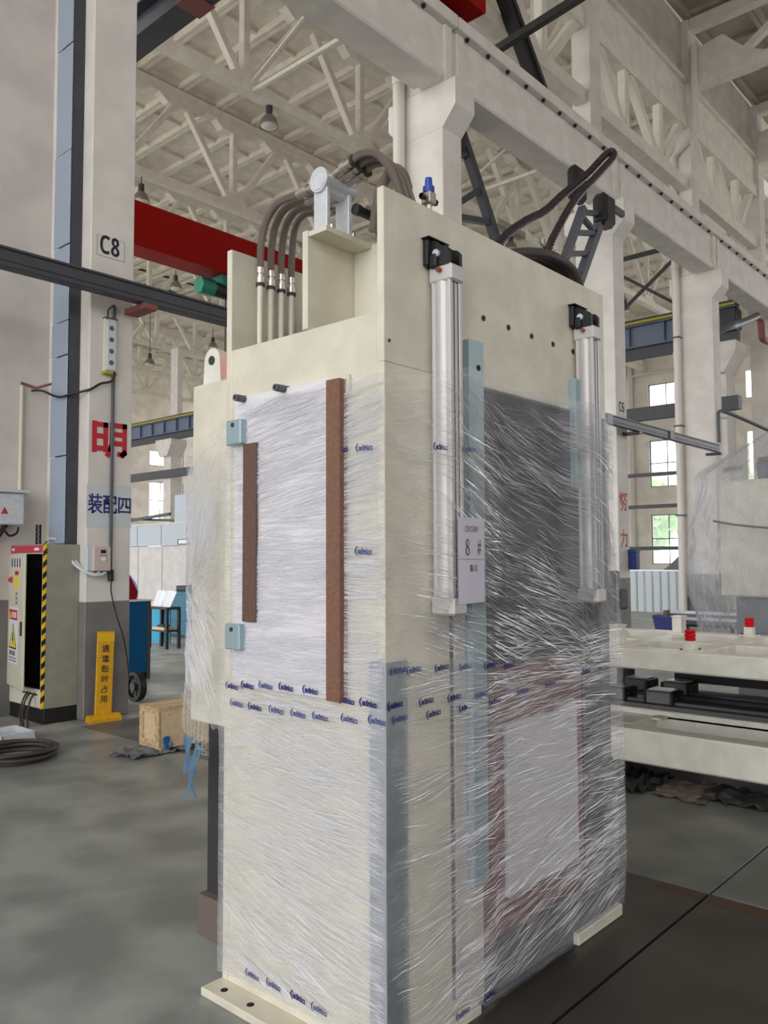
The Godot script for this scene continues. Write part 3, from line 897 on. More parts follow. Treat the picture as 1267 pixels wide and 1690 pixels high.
const G_TONG := [[1.2,0.8,2.2,2],[0.4,3.6,2.2,3.6,2.2,7.2,0.8,8.8],[1.6,8,3.6,9.2,9.6,9.2],[3.8,0.8,8.6,0.8,6.6,2.2],[5,1.4,6,2],[3.8,2.8,3.8,8],[3.8,2.8,9,2.8,9,7.8,8.2,7.8],[3.8,4.4,9,4.4],[3.8,6,9,6],[6.3,2.8,6.3,7.8]]
const G_DAO := [[1.2,0.8,2.2,2],[0.4,3.6,2.2,3.6,2.2,7.2,0.8,8.8],[1.6,8,3.6,9.2,9.6,9.2],[4.6,0.5,5.2,1.6],[7.8,0.5,7,1.6],[3.4,2,9.4,2],[6.2,2,5.8,3.2],[4.4,3.2,8.6,3.2,8.6,8,4.4,8,4.4,3.2],[4.4,4.8,8.6,4.8],[4.4,6.4,8.6,6.4]]
const G_LIN := [[0.8,1.6,0.8,8],[2.4,0.6,2.4,9.4],[4.4,0.6,3.4,3],[4.2,1.8,9.2,1.8],[5.6,2.8,6.4,3.8],[4,4.6,9.2,4.6,9.2,9,4,9,4,4.6],[6.6,4.6,6.6,9]]
const G_SHI := [[0.7,1.5,0.7,8.2],[0.7,1.5,3.6,1.5,3.6,8.2],[0.7,4.8,3.6,4.8],[0.7,8,3.6,8],[4.4,3,9.6,3],[7.8,0.6,7.8,8.8,6.6,8.8],[5.2,4.6,6.2,6.2]]
const G_ZHAN := [[5,0.5,5,4.8],[5,2.4,8.8,2.4],[1.6,4.8,8.4,4.8,8.4,9.2,1.6,9.2,1.6,4.8]]
const G_YONG := [[2,0.8,2,6,0.8,9.4],[2,0.8,8.8,0.8,8.8,9.2,7.8,9.2],[2,3.6,8.8,3.6],[2,6.2,8.8,6.2],[5.4,0.8,5.4,9.4]]
const G_BEI := [[3.6,0.4,1.4,3],[3,1.4,7.4,1.4,4.6,3.8,1,5.2],[3.4,2.4,9.2,5],[2.4,5.8,7.8,5.8,7.8,9.4,2.4,9.4,2.4,5.8],[2.4,7.6,7.8,7.6],[5.1,5.8,5.1,9.4]]
const G_ZHU := [[1,1,2,2],[0.6,3.6,1.6,4.4],[0.8,9,2.6,6],[5.6,0.4,6.6,1.6],[3.8,2.6,9.2,2.6],[4.2,5.6,8.8,5.6],[3.2,9,9.6,9],[6.5,2.6,6.5,9]]
const G_NU := [[1.8,0.5,1,3,3.6,5],[3.6,1,2.6,3.6,0.8,5],[0.4,2,4.6,2],[5.2,1,9,1,7.4,3.4,5,5],[5.6,1.8,9.4,5],[2,6.2,8,6.2,7.6,9.4,6.4,9.2],[5,5.2,4.4,7.6,2,9.6]]
const G_LI := [[1,3,8.6,3,8.2,9,6.8,8.8],[4.6,0.6,4.4,5,1.2,9.4]]
# the crescent-and-lettering mark printed along the film, mirrored as it shows
const G_MARK := [[3.2,0.6,1.6,2.2,0.7,4.6,1.2,7.2,3.0,9.6],[2.4,1.6,1.3,4.6,2.2,8.2],[4.4,4.2,6.4,4.2,6.4,7.6,4.4,7.6,4.4,5.8,6.4,5.8],[8.6,4.2,7.4,5,7.4,7,8.6,7.6],[9.8,2.4,9.8,7.6],[11,4.4,11,7.6],[10.8,2.8,11.2,2.8],[12.2,7.6,12.2,4.4,13.8,4.4,13.8,7.6],[15.2,4.4,15.2,7.6],[15,2.8,15.4,2.8],[16.6,4.4,16.6,7.6,18.2,7.6],[18.2,4.4,18.2,7.6],[19.4,4.2,21.2,4.2,21.2,7.6,19.4,7.6]]

func glyph_mb(st: Array, w: float, h: float, stroke: float, mb: MB = null, at := Vector3.ZERO) -> MB:
	if mb == null: mb = MB.new()
	var lift := 0.0
	for s: Array in st:
		for i in range(0, s.size() - 2, 2):
			var a := at + Vector3(s[i] * w / 10.0, -s[i + 1] * h / 10.0, lift)
			var b := at + Vector3(s[i + 2] * w / 10.0, -s[i + 3] * h / 10.0, lift)
			var d := (b - a).normalized() * stroke * w * 0.5
			var q := Vector3(-d.y, d.x, 0)
			mb.quad(a - d - q, b + d - q, b + d + q, a - d + q)
		lift += 0.00005
	return mb

func glyphs(parent: Node3D, list: Array, at: Vector3, w: float, h: float, step: float, m: Material, stroke: float, called: String) -> void:
	for i in list.size():
		var p := part(called, glyph_mb(list[i], w, h, stroke), m, parent)
		p.position = at + Vector3(step * i, 0, 0)

func text3(parent: Node3D, s: String, at: Vector3, height: float, m: Material, squeeze: float, called: String, serif := false) -> MeshInstance3D:
	var t := TextMesh.new()
	var f := SystemFont.new()
	f.font_names = PackedStringArray(["Droid Serif" if serif else "Droid Sans"])
	f.font_weight = 400 if serif else 700
	t.font = f
	t.text = s
	t.font_size = 64
	t.pixel_size = 0.01
	t.depth = 0.0
	t.horizontal_alignment = HORIZONTAL_ALIGNMENT_LEFT
	var bb := t.get_aabb()
	var k := height / maxf(bb.size.y, 0.001)
	var o := part_mesh(called, t, m, parent)
	o.scale = Vector3(k * squeeze, k, 1.0)
	o.position = at - Vector3(bb.position.x * k * squeeze, bb.position.y * k, 0)
	return o

# ---------- the wrapped machine ----------
const MX := 1.963     # its face towards the gateway
const MZ := -1.75     # its face towards the viewer's right
const MT := 2.825

func machine() -> void:
	var t := thing("press_machine", "tall cream machine body wrapped in stretch film, hoses and valve on top", "machine", Vector3.ZERO)
	# side plate towards z+, opened over the working space
	var sp := MB.new()
	sp.box(Vector3(MX, 2.24, MZ - 0.03), Vector3(3.504, MT, MZ), 0.003)
	sp.box(Vector3(MX, 0.03, MZ - 0.03), Vector3(2.49, 2.24, MZ), 0.003)
	part("side_plate", sp, M.cream, t)
	part("edge_post", bx(3.42, 3.504, 0.05, 2.24, -2.54, MZ, 0.003), M.steel_grey, t)
	part("bottom_rail", bx(2.49, 3.42, 0.0, 0.2, MZ - 0.03, MZ, 0.003), M.steel_grey, t)
	part("gap_strip", bx(2.3, 2.314, 0.1, 1.4, MZ, MZ + 0.004), M.steel_grey, t)
	part("grey_strip", bx(2.32, 2.385, 0.1, 1.4, MZ, MZ + 0.006, 0.001), M.booth_grey, t)
	part("side_plate", bx(MX, 3.5, 0.03, MT - 0.01, -2.577, -2.547, 0.003), M.cream, t)
	part("middle_plate", MB.new().box(Vector3(MX + 0.031, 1.9, -2.138), Vector3(2.45, 2.413, -2.11)).box(Vector3(MX - 0.003, 2.413, -2.138), Vector3(2.45, 2.772, -2.11), 0.003), M.cream, t)
	part("rear_plate", bx(2.2, 2.23, 1.9, 2.765, -2.11, -1.78, 0.003), M.cream, t)
	part("inner_plate", bx(3.3, 3.33, 0.03, 2.5, -2.547, -1.78, 0.003), M.steel_black, t)
	part("inner_plate", bx(2.455, 2.475, 0.2, 2.3, -2.4, -1.785), M.steel_black, t)
	part("inner_roof", bx(2.475, 3.3, 2.26, 2.28, -2.4, -1.785), M.steel_black, t)
	part("front_plate", bx(MX + 0.004, MX + 0.03, 0.03, 2.412, -2.547, -1.78, 0.002), M.cream, t)
	part("weld_bead", MB.new().cyl(Vector3(MX + 0.006, 0.1, -1.779), Vector3(MX + 0.006, 2.41, -1.779), 0.007, 8), M.cream, t)
	part("weld_bead", MB.new().cyl(Vector3(MX + 0.006, 0.1, -2.546), Vector3(MX + 0.006, 2.41, -2.546), 0.007, 8), M.cream, t)
	var bp := part("base_plate", bx(1.872, 2.45, 0.0, 0.03, -2.585, -1.735, 0.003), M.cream, t)
	for z: float in [-2.5, -2.35, -1.95]: part("bolt_hole", MB.new().cyl(Vector3(1.915, 0.0295, z), Vector3(1.915, 0.031, z), 0.014, 12), M.dark_void, bp)
	part("foot_plate", bx(3.13, 3.53, 0.0, 0.05, -2.0, -1.725, 0.004), M.cream, t)
	# interior seen through the opening
	part("back_panel", bx(2.49, 3.3, 0.2, 2.24, -2.4, -2.38), M.steel_black, t)
	part("inner_floor", bx(2.49, 3.45, 1.18, 1.21, -2.38, -1.79), M.steel_black, t)
	part("lower_panel", bx(2.49, 3.26, 0.2, 1.19, -1.80, -1.765, 0.004), M.maroon, t)
	part("white_door", bx(2.645, 3.18, 0.332, 0.975, -1.765, -1.742, 0.006), M.white_board, t)
	# galvanised corner angle, pale guide rails
	part("corner_angle", MB.new().box(Vector3(1.955, 0.03, -1.745), Vector3(2.06, 1.272, -1.738), 0.002).box(Vector3(1.951, 0.03, -1.81), Vector3(1.958, 1.272, -1.738), 0.002), M.galvanised_dull, t)
	for s: Array in [[2.394, 2.395, 0.45], [3.167, 2.375, 1.9]]:
		var rl := part("guide_rail", bx(s[0], s[0] + 0.09, s[2], s[1], MZ, MZ + 0.03, 0.003), M.zinc_pale, t)
		part("bolt_hole", MB.new().cyl(Vector3(s[0] + 0.055, s[1] - 0.1, MZ + 0.0295), Vector3(s[0] + 0.055, s[1] - 0.1, MZ + 0.0315), 0.012, 12), M.dark_void, rl)
	for k in 5:
		part("cap_screw", MB.new().ring(Vector3(2.526 + k * 0.17, 2.503, MZ), Vector3.BACK, 0.011, 0.006, 0.004, 14).cyl(Vector3(2.526 + k * 0.17, 2.503, MZ), Vector3(2.526 + k * 0.17, 2.503, MZ + 0.001), 0.008, 10), M.machine_dark, t)
	part("cap_screw", MB.new().cyl(Vector3(1.989, 2.312, MZ), Vector3(1.989, 2.312, MZ + 0.002), 0.006, 8), M.machine_dark, t)
	# pneumatic cylinders
	for x: float in [2.193, 3.204]: air_cylinder(t, x)
	# cover board with brown packing bars on the gateway face
	part("cover_board", bx(MX - 0.018, MX + 0.004, 1.13, 2.215, -2.5, -1.99, 0.003), M.white_board, t)
	part("packing_bar", bx(MX - 0.037, MX + 0.004, 1.13, 2.205, -1.983, -1.918, 0.003), M.brown_board, t)
	part("packing_bar", bx(MX - 0.033, MX - 0.018, 1.37, 2.03, -2.43, -2.354, 0.002), M.brown_dark, t)
	part("yellow_tab", bx(MX - 0.008, MX + 0.004, 2.15, 2.22, -1.917, -1.9, 0.002), M.cabinet_cream, t)
	for y: float in [2.03, 1.265]:
		var cl := part("clip_block", bx(MX - 0.05, MX - 0.018, y, y + 0.095, -2.512, -2.425, 0.004), M.zinc_pale, t)
		part("clip_screw", MB.new().cyl(Vector3(MX - 0.053, y + 0.075, -2.47), Vector3(MX - 0.048, y + 0.075, -2.47), 0.009, 10), M.machine_dark, cl)
	for s: Array in [[2.204, -2.44], [2.21, -2.213]]:
		part("stud", MB.new().cyl(Vector3(MX - 0.055, s[0], s[1]), Vector3(MX, s[0], s[1]), 0.014, 6).ring(Vector3(MX - 0.058, s[0], s[1]), Vector3.LEFT, 0.013, 0.006, 0.006, 12), M.steel_grey, t)
	# side cabinet overhanging on the far side with its lifting lug, leg and foot
	part("side_cabinet", bx(2.15, 3.0, 0.9, 2.372, -3.06, -2.577, 0.004), M.cream, t)
	part("lifting_lug", MB.new().prism(lug_poly(), 0.045, Transform3D(Basis(Vector3.BACK, Vector3.UP, Vector3.LEFT), Vector3(2.2, 2.37, -2.93))), M.cream_glossy, t)
	part("lug_hole", MB.new().cyl(Vector3(2.150, 2.47, -2.93), Vector3(2.156, 2.47, -2.93), 0.02, 16), M.machine_dark, t)
	part("red_block", bx(2.2, 2.34, 2.372, 2.5, -2.9, -2.7, 0.004), M.lug_red, t)
	part("support_leg", bx(2.2, 2.3, 0.03, 0.9, -3.0, -2.87, 0.004), M.machine_dark, t)
	part("leg_foot", bx(2.16, 2.34, 0.0, 0.17, -3.01, -2.83, 0.004), M.cardboard, t)
	# hydraulic pipes and hoses
	for k in 4:
		var x := 2.061 + 0.0545 * k
		part("riser_pipe", MB.new().cyl(Vector3(x, 1.8, -2.49), Vector3(x, 2.7, -2.49), 0.0125, 12), M.cream, t)
		var ft := part("hose_fitting", MB.new().cyl(Vector3(x, 2.69, -2.49), Vector3(x, 2.712, -2.49), 0.019, 6).cyl(Vector3(x, 2.712, -2.49), Vector3(x, 2.728, -2.49), 0.013, 12).cyl(Vector3(x, 2.728, -2.49), Vector3(x, 2.752, -2.49), 0.0165, 12), M.chrome, t)
		part("seal_ring", MB.new().cyl(Vector3(x, 2.678, -2.49), Vector3(x, 2.69, -2.49), 0.0185, 12), M.machine_dark, ft)
		var mx := 2.005 + 0.045 * k
		var yy := 2.944 - 0.011 * k
		var hp := curve([Vector3(x, 2.74, -2.49), Vector3(x, 2.84, -2.488), Vector3(lerpf(x, mx, 0.4), 2.915 + 0.006 * k, -2.43), Vector3(lerpf(x, mx, 0.8), 2.955, -2.33), Vector3(mx, yy, -2.2)], 10)
		part("braided_hose", MB.new().tube(hp, 0.0142, 12), M.hose_braid, t)
		part("hose_fitting", MB.new().cyl(Vector3(mx, yy, -2.21), Vector3(mx, yy + 0.002, -2.165), 0.016, 12).cyl(Vector3(mx, yy + 0.002, -2.175), Vector3(mx, yy + 0.002, -2.15), 0.022, 6).cyl(Vector3(mx, yy + 0.002, -2.15), Vector3(mx, yy + 0.002, -2.09), 0.014, 12), M.chrome, t)
	# manifold on its tray
	var mf := part("manifold", MB.new().cyl(Vector3(1.985, 2.95, -2.073), Vector3(2.135, 2.95, -2.073), 0.041, 28), M.galvanised, t)
	part("end_cap", MB.new().cyl(Vector3(1.976, 2.95, -2.073), Vector3(1.99, 2.95, -2.073), 0.037, 28).ring(Vector3(1.978, 2.95, -2.073), Vector3.RIGHT, 0.045, 0.037, 0.015, 28), M.galvanised, mf)
	for x: float in [1.988, 2.098]: part("support_plate", bx(x, x + 0.018, 2.768, 2.945, -2.107, -2.04, 0.002), M.galvanised, mf)
	for x: float in [2.008, 2.12]: part("tray_bolt", MB.new().cyl(Vector3(x, 2.766, -2.035), Vector3(x, 2.785, -2.035), 0.008, 6), M.chrome, mf)
	part("manifold_tray", bx(1.965, 2.2, 2.748, 2.768, -2.11, -2.02, 0.002), M.cream, t)
	# hoses from the other side of the manifold
	var ends := [[2.02, 0], [2.055, 1], [2.09, 2]]
	for q: Array in ends:
		var x: float = q[0]
		var k: int = q[1]
		var y := 2.968 - 0.006 * k
		part("hose_fitting", MB.new().cyl(Vector3(x, y, -2.05), Vector3(x, y + 0.012, -1.99), 0.0125, 12).cyl(Vector3(x, y + 0.012, -1.995), Vector3(x, y + 0.016, -1.97), 0.021, 6).cyl(Vector3(x, y + 0.016, -1.97), Vector3(x, y + 0.02, -1.945), 0.016, 12), M.chrome, t)
		part("clamp_band", MB.new().ring(Vector3(x, y + 0.021, -1.945), Vector3(0, 0.1, 1), 0.021, 0.014, 0.012, 16), M.machine_dark, t)
		part("braided_hose", MB.new().tube(curve([Vector3(x, y + 0.02, -1.95), Vector3(x, y + 0.034, -1.9), Vector3(x + 0.02, y + 0.02, -1.845), Vector3(x + 0.07, y - 0.04, -1.82), Vector3(x + 0.16, y - 0.15, -1.84), Vector3(x + 0.24, y - 0.28, -1.88)], 10), 0.0142, 12), M.hose_braid, t)
	for k in 2:
		var o := 0.035 * k
		part("braided_hose", MB.new().tube(curve([Vector3(2.03 + o, 2.72, -1.86), Vector3(2.06 + o, 2.86, -1.86 - o), Vector3(2.11 + o, 2.95, -1.86 - o), Vector3(2.155 + o, 2.988, -1.86 - o), Vector3(2.2 + o * 0.4, 2.98, -1.86 - o), Vector3(2.215 + o * 0.3, 2.94, -1.86), Vector3(2.2, 2.86, -1.88), Vector3(2.18, 2.6, -1.9)], 10), 0.014, 12), M.hose_braid, t)
	for q: Array in [[2.82, -1.94, 2.03], [2.795, -1.88, 2.11]]:
		part("black_fitting", MB.new().cyl(Vector3(q[2], q[0], q[1]), Vector3(q[2] + 0.12, q[0], q[1]), 0.017, 14).ring(Vector3(q[2] - 0.002, q[0], q[1]), Vector3.RIGHT, 0.02, 0.014, 0.02, 16), M.rubber, t)
	for k in 3:
		part("return_pipe", MB.new().tube(curve([Vector3(2.12, 2.86 - 0.03 * k, -1.97 + 0.05 * k), Vector3(2.25, 2.83 - 0.03 * k, -1.95 + 0.03 * k), Vector3(2.4, 2.74 - 0.03 * k, -1.95)], 8), 0.014, 10), M.hose_braid, t)
	# small valve with a blue knob
	var vx := 2.328
	var va := part("relief_valve", MB.new().cyl(Vector3(vx, 2.72, -1.85), Vector3(vx, 2.915, -1.85), 0.012, 12).box(Vector3(vx - 0.021, 2.905, -1.871), Vector3(vx + 0.021, 2.95, -1.829), 0.004), M.chrome, t)
	part("valve_knob", MB.new().cyl(Vector3(vx, 2.95, -1.85), Vector3(vx, 2.972, -1.85), 0.022, 12).cyl(Vector3(vx, 2.968, -1.85), Vector3(vx, 3.006, -1.85), 0.015, 12, 0.013), M.valve_blue, va)
	part("port_nut", MB.new().cyl(Vector3(vx - 0.045, 2.926, -1.85), Vector3(vx + 0.045, 2.926, -1.85), 0.008, 8).cyl(Vector3(vx + 0.033, 2.926, -1.85), Vector3(vx + 0.045, 2.926, -1.85), 0.012, 6).cyl(Vector3(vx - 0.045, 2.926, -1.85), Vector3(vx - 0.033, 2.926, -1.85), 0.012, 6), M.machine_dark, va)
	# hose bundle lying over the rear of the top
	for k in 5:
		var z := -1.86 - 0.05 * k
		var l := 0.012 * k
		part("rubber_hose", MB.new().tube(curve([Vector3(2.75 + l, 2.76, z - 0.1), Vector3(2.93 + l, 2.895 + l, z - 0.04), Vector3(3.15 + l, 2.955 + l, z), Vector3(3.34 + l, 2.965 + l, z), Vector3(3.46 + l, 2.925, z), Vector3(3.51 + l, 2.8, z), Vector3(3.5 + l, 2.6, z)], 10), 0.021, 12), M.cable_grey, t)
	part("crown_plate", bx(2.5, 3.45, 2.55, 2.6, -2.547, -1.78), M.cream, t)
	rope()

func lug_poly() -> PackedVector2Array:
	var p := PackedVector2Array([Vector2(-0.062, 0.0)])
	for k in 13:
		var a := PI - PI * k / 12.0
		p.append(Vector2(0.055 * cos(a), 0.1 + 0.055 * sin(a)))
	p.append(Vector2(0.062, 0.0))
	return p

func air_cylinder(t: Node3D, x: float) -> void:
	# square profile cylinder: x..x+0.072, standing 0.1 off the plate
	var z0 := MZ + 0.008
	var c := part("cylinder_barrel", MB.new().box(Vector3(x + 0.004, 1.47, z0), Vector3(x + 0.066, 2.55, z0 + 0.086), 0.01), M.aluminium, t)
	part("round_barrel", MB.new().cyl(Vector3(x + 0.033, 1.47, z0 + 0.044), Vector3(x + 0.033, 2.55, z0 + 0.044), 0.0365, 24), M.aluminium, c)
	for q: Array in [[0.0, 0.006], [0.0, 0.074]]: part("profile_rib", bx(x - 0.001, x + 0.016, 1.47, 2.55, z0 + q[1], z0 + q[1] + 0.014, 0.004), M.aluminium, c)
	part("profile_rib", bx(x + 0.05, x + 0.071, 1.47, 2.55, z0 + 0.06, z0 + 0.089, 0.005), M.aluminium, c)
	part("sensor_slot", bx(x + 0.022, x + 0.027, 1.47, 2.55, z0 + 0.05, z0 + 0.0868), M.machine_dark, c)
	part("sensor_slot", bx(x + 0.044, x + 0.048, 1.47, 2.55, z0 + 0.05, z0 + 0.0868), M.machine_dark, c)
	for y: float in [2.545, 1.41]:
		part("end_cap", bx(x - 0.004, x + 0.074, y, y + 0.06, z0 - 0.002, z0 + 0.096, 0.007), M.aluminium, c)
	part("port_plug", MB.new().cyl(Vector3(x - 0.02, 2.585, z0 + 0.05), Vector3(x + 0.0, 2.585, z0 + 0.05), 0.009, 8), M.copper, c)
	# black clevis bracket bolted to the plate
	var b := part("clevis_bracket", MB.new().box(Vector3(x - 0.03, 2.605, MZ), Vector3(x + 0.075, 2.70, MZ + 0.022), 0.005).box(Vector3(x - 0.02, 2.595, MZ + 0.02), Vector3(x + 0.07, 2.645, MZ + 0.05), 0.006), M.steel_black, t)
	var eb := Basis(Vector3.BACK, Vector3.UP, Vector3.LEFT)
	for q: float in [-0.004, 0.058]: part("clevis_ear", MB.new().prism(PackedVector2Array([Vector2(0.0, -0.01), Vector2(0.0, 0.09), Vector2(0.03, 0.085), Vector2(0.06, 0.06), Vector2(0.078, 0.055), Vector2(0.09, 0.04), Vector2(0.09, -0.01)]), 0.016, Transform3D(eb, Vector3(x + q + 0.016, 2.61, MZ + 0.004))), M.steel_black, b)
	part("clevis_pin", MB.new().cyl(Vector3(x - 0.014, 2.645, MZ + 0.045), Vector3(x + 0.08, 2.645, MZ + 0.045), 0.014, 14), M.galvanised, b)
	part("top_lip", bx(x - 0.035, x + 0.08, 2.70, 2.704, MZ, MZ + 0.035), M.steel_black, b)

func rope() -> void:
	var t := thing("lifting_rope", "twisted dark steel wire rope loop standing up from the machine top", "rope", Vector3.ZERO)
	var a := curve([Vector3(2.96, 2.7, -2.02), Vector3(2.985, 2.9, -2.02), Vector3(3.064, 3.031, -2.02), Vector3(3.256, 3.174, -2.02), Vector3(3.45, 3.29, -2.02), Vector3(3.62, 3.425, -2.02), Vector3(3.895, 3.63, -2.025), Vector3(4.10, 3.81, -2.02), Vector3(4.145, 3.845, -2.0)], 10)
	var b := curve([Vector3(4.145, 3.845, -2.0), Vector3(4.13, 3.80, -1.985), Vector3(3.94, 3.635, -1.98), Vector3(3.69, 3.42, -1.98), Vector3(3.52, 3.22, -1.985), Vector3(3.43, 3.09, -1.99), Vector3(3.405, 2.98, -2.0), Vector3(3.40, 2.7, -2.0)], 10)
	a.append_array(b.slice(1))
	for s in 6:
		var ph := TAU * s / 6.0
		var pts := PackedVector3Array()
		var run := 0.0
		for i in a.size() - 1:
			for k in 3:
				var p := a[i].lerp(a[i + 1], k / 3.0)
				var tt := (a[i + 1] - a[i]).normalized()
				var n1 := tt.cross(Vector3.BACK).normalized()
				var n2 := tt.cross(n1)
				run += a[i].distance_to(a[i + 1]) / 3.0
				var g := ph + run * 52.0
				pts.append(p + (n1 * cos(g) + n2 * sin(g)) * 0.0115)
		part("rope_strand", MB.new().tube(pts, 0.0092, 6), M.rope_steel, t)
	part("rope_tie", MB.new().ring(Vector3(3.405, 2.98, -2.0), Vector3(0.05, 1, 0), 0.04, 0.02, 0.05, 14), M.steel_black, t)
	var st := MB.new()
	for k in 26:
		var p := Vector3(3.41, 3.02 + rng.randf() * 0.07, -2.0)
		var d := Vector3(rng.randfn(-0.6, 0.6), rng.randfn(0.5, 0.4), rng.randfn(0, 0.5)).normalized() * rng.randf_range(0.04, 0.075)
		st.cyl(p, p + d, 0.0018, 4)
	part("frayed_wires", st, M.rope_steel, t, "stuff")

# ---------- film round the machine ----------
var wob := FastNoiseLite.new()

func band(v: float, lo: float, hi: float, soft: float) -> float:
	return smoothstep(lo - soft, lo, v) * (1.0 - smoothstep(hi, hi + soft, v))

func film_left(z: float, y: float) -> Vector3:
	# sheet over the gateway face, standing off over the board and bars
	var off := 0.014
	off = maxf(off, 0.012 + 0.012 * band(z, -2.5, -2.0, 0.03) * band(y, 1.12, 2.25, 0.1))
	off += 0.004 * wob.get_noise_2d(z * 25.0, y * 90.0)
	return Vector3(MX - off, y, z)

func film_right(x: float, y: float) -> Vector3:
	var up := smoothstep(1.25, 1.5, y)
	var off := 0.012
	off = maxf(off, 0.03 * band(x, 2.1, 3.5, 0.12))
	off = maxf(off, 0.108 * (smoothstep(1.98, 2.19, x) * (1.0 - 0.42 * clampf((x - 2.2) / 0.28, 0, 1)) if x < 2.49 else 0.0) * up)
	off = maxf(off, 0.057 * band(x, 2.4, 2.49, 0.25) * up)
	off = maxf(off, 0.108 * band(x, 3.2, 3.28, 0.24) * up)
	off = maxf(off, 0.045 * band(x, 2.38, 2.49, 0.1))
	off += 0.006 * wob.get_noise_2d(x * 30.0, y * 50.0 + x * 20.0)
	# the lower end bulges out past the far corner
	var xx := x
	if x > 3.5: xx += 0.05 * band(y, 0.2, 1.35, 0.3)
	return Vector3(xx, y, MZ + off)

func film_side(s: float, y: float) -> Vector3:
	# from the edge of the gateway face across to the overhanging cabinet, then round its corner
	var a := Vector3(MX - 0.016, y, -2.585)
	var b := Vector3(2.13, y, -3.075)
	var c := Vector3(2.5, y, -3.085)
	var p := a.lerp(b, minf(s / 0.7, 1.0)) if s < 0.7 else b.lerp(c, (s - 0.7) / 0.3)
	p += Vector3(-0.9, 0, -0.35) * 0.006 * wob.get_noise_2d(s * 60.0, y * 110.0)
	return p

func crease(mb: MB, f: Callable, nrm: Vector3, a: float, b: float, ang: float, ln: float, w: float, h: float, lo: Vector2, hi: Vector2, bend: float) -> void:
	# a fine raised fold of film: a tent-shaped ridge that tapers at both ends
	var seg := maxi(3, int(ln / 0.035))
	var prev: Array = []
	for i in seg + 1:
		if a < lo.x or a > hi.x or b < lo.y or b > hi.y: return
		var p: Vector3 = f.call(a, b) + nrm * 0.001
		var q: Vector3 = f.call(a + cos(ang) * 0.004, b + sin(ang) * 0.004) + nrm * 0.001
		var side := (q - p).normalized().cross(nrm)
		var k := sin(PI * (i + 0.05) / (seg + 0.1))
		var cur := [p - side * w * k, p + nrm * h * k, p + side * w * k]
		if prev:
			mb.quad(prev[0], cur[0], cur[1], prev[1])
			mb.quad(prev[1], cur[1], cur[2], prev[2])
		prev = cur
		a += cos(ang) * ln / seg
		b += sin(ang) * ln / seg
		ang += bend / seg

func crease_field(mb: MB, f: Callable, nrm: Vector3, clusters: int, lo: Vector2, hi: Vector2, tilt: Callable, spread: float, steep := 1.0) -> void:
	for c in clusters:
		var ca := rng.randf_range(lo.x, hi.x)
		var cb := rng.randf_range(lo.y, hi.y)
		var ang: float = tilt.call(ca, cb) + rng.randfn(0, spread)
		var n := rng.randi_range(4, 26)
		var wide := rng.randf_range(0.02, 0.12)
		var fan := rng.randfn(0, 0.9)
		for k in n:
			var o := rng.randf_range(-1, 1)
			crease(mb, f, nrm, ca - sin(ang) * o * wide + rng.randfn(0, 0.05), cb + cos(ang) * o * wide, ang + fan * o * wide + rng.randfn(0, 0.018), minf(rng.randf_range(0.08, 0.5), 0.06 + absf(rng.randfn(0, 0.22))), rng.randf_range(0.0005, 0.0012) * (1.9 if rng.randf() < 0.12 else 1.0), rng.randf_range(0.0002, 0.0006) * steep, lo, hi, rng.randfn(0, 0.05))

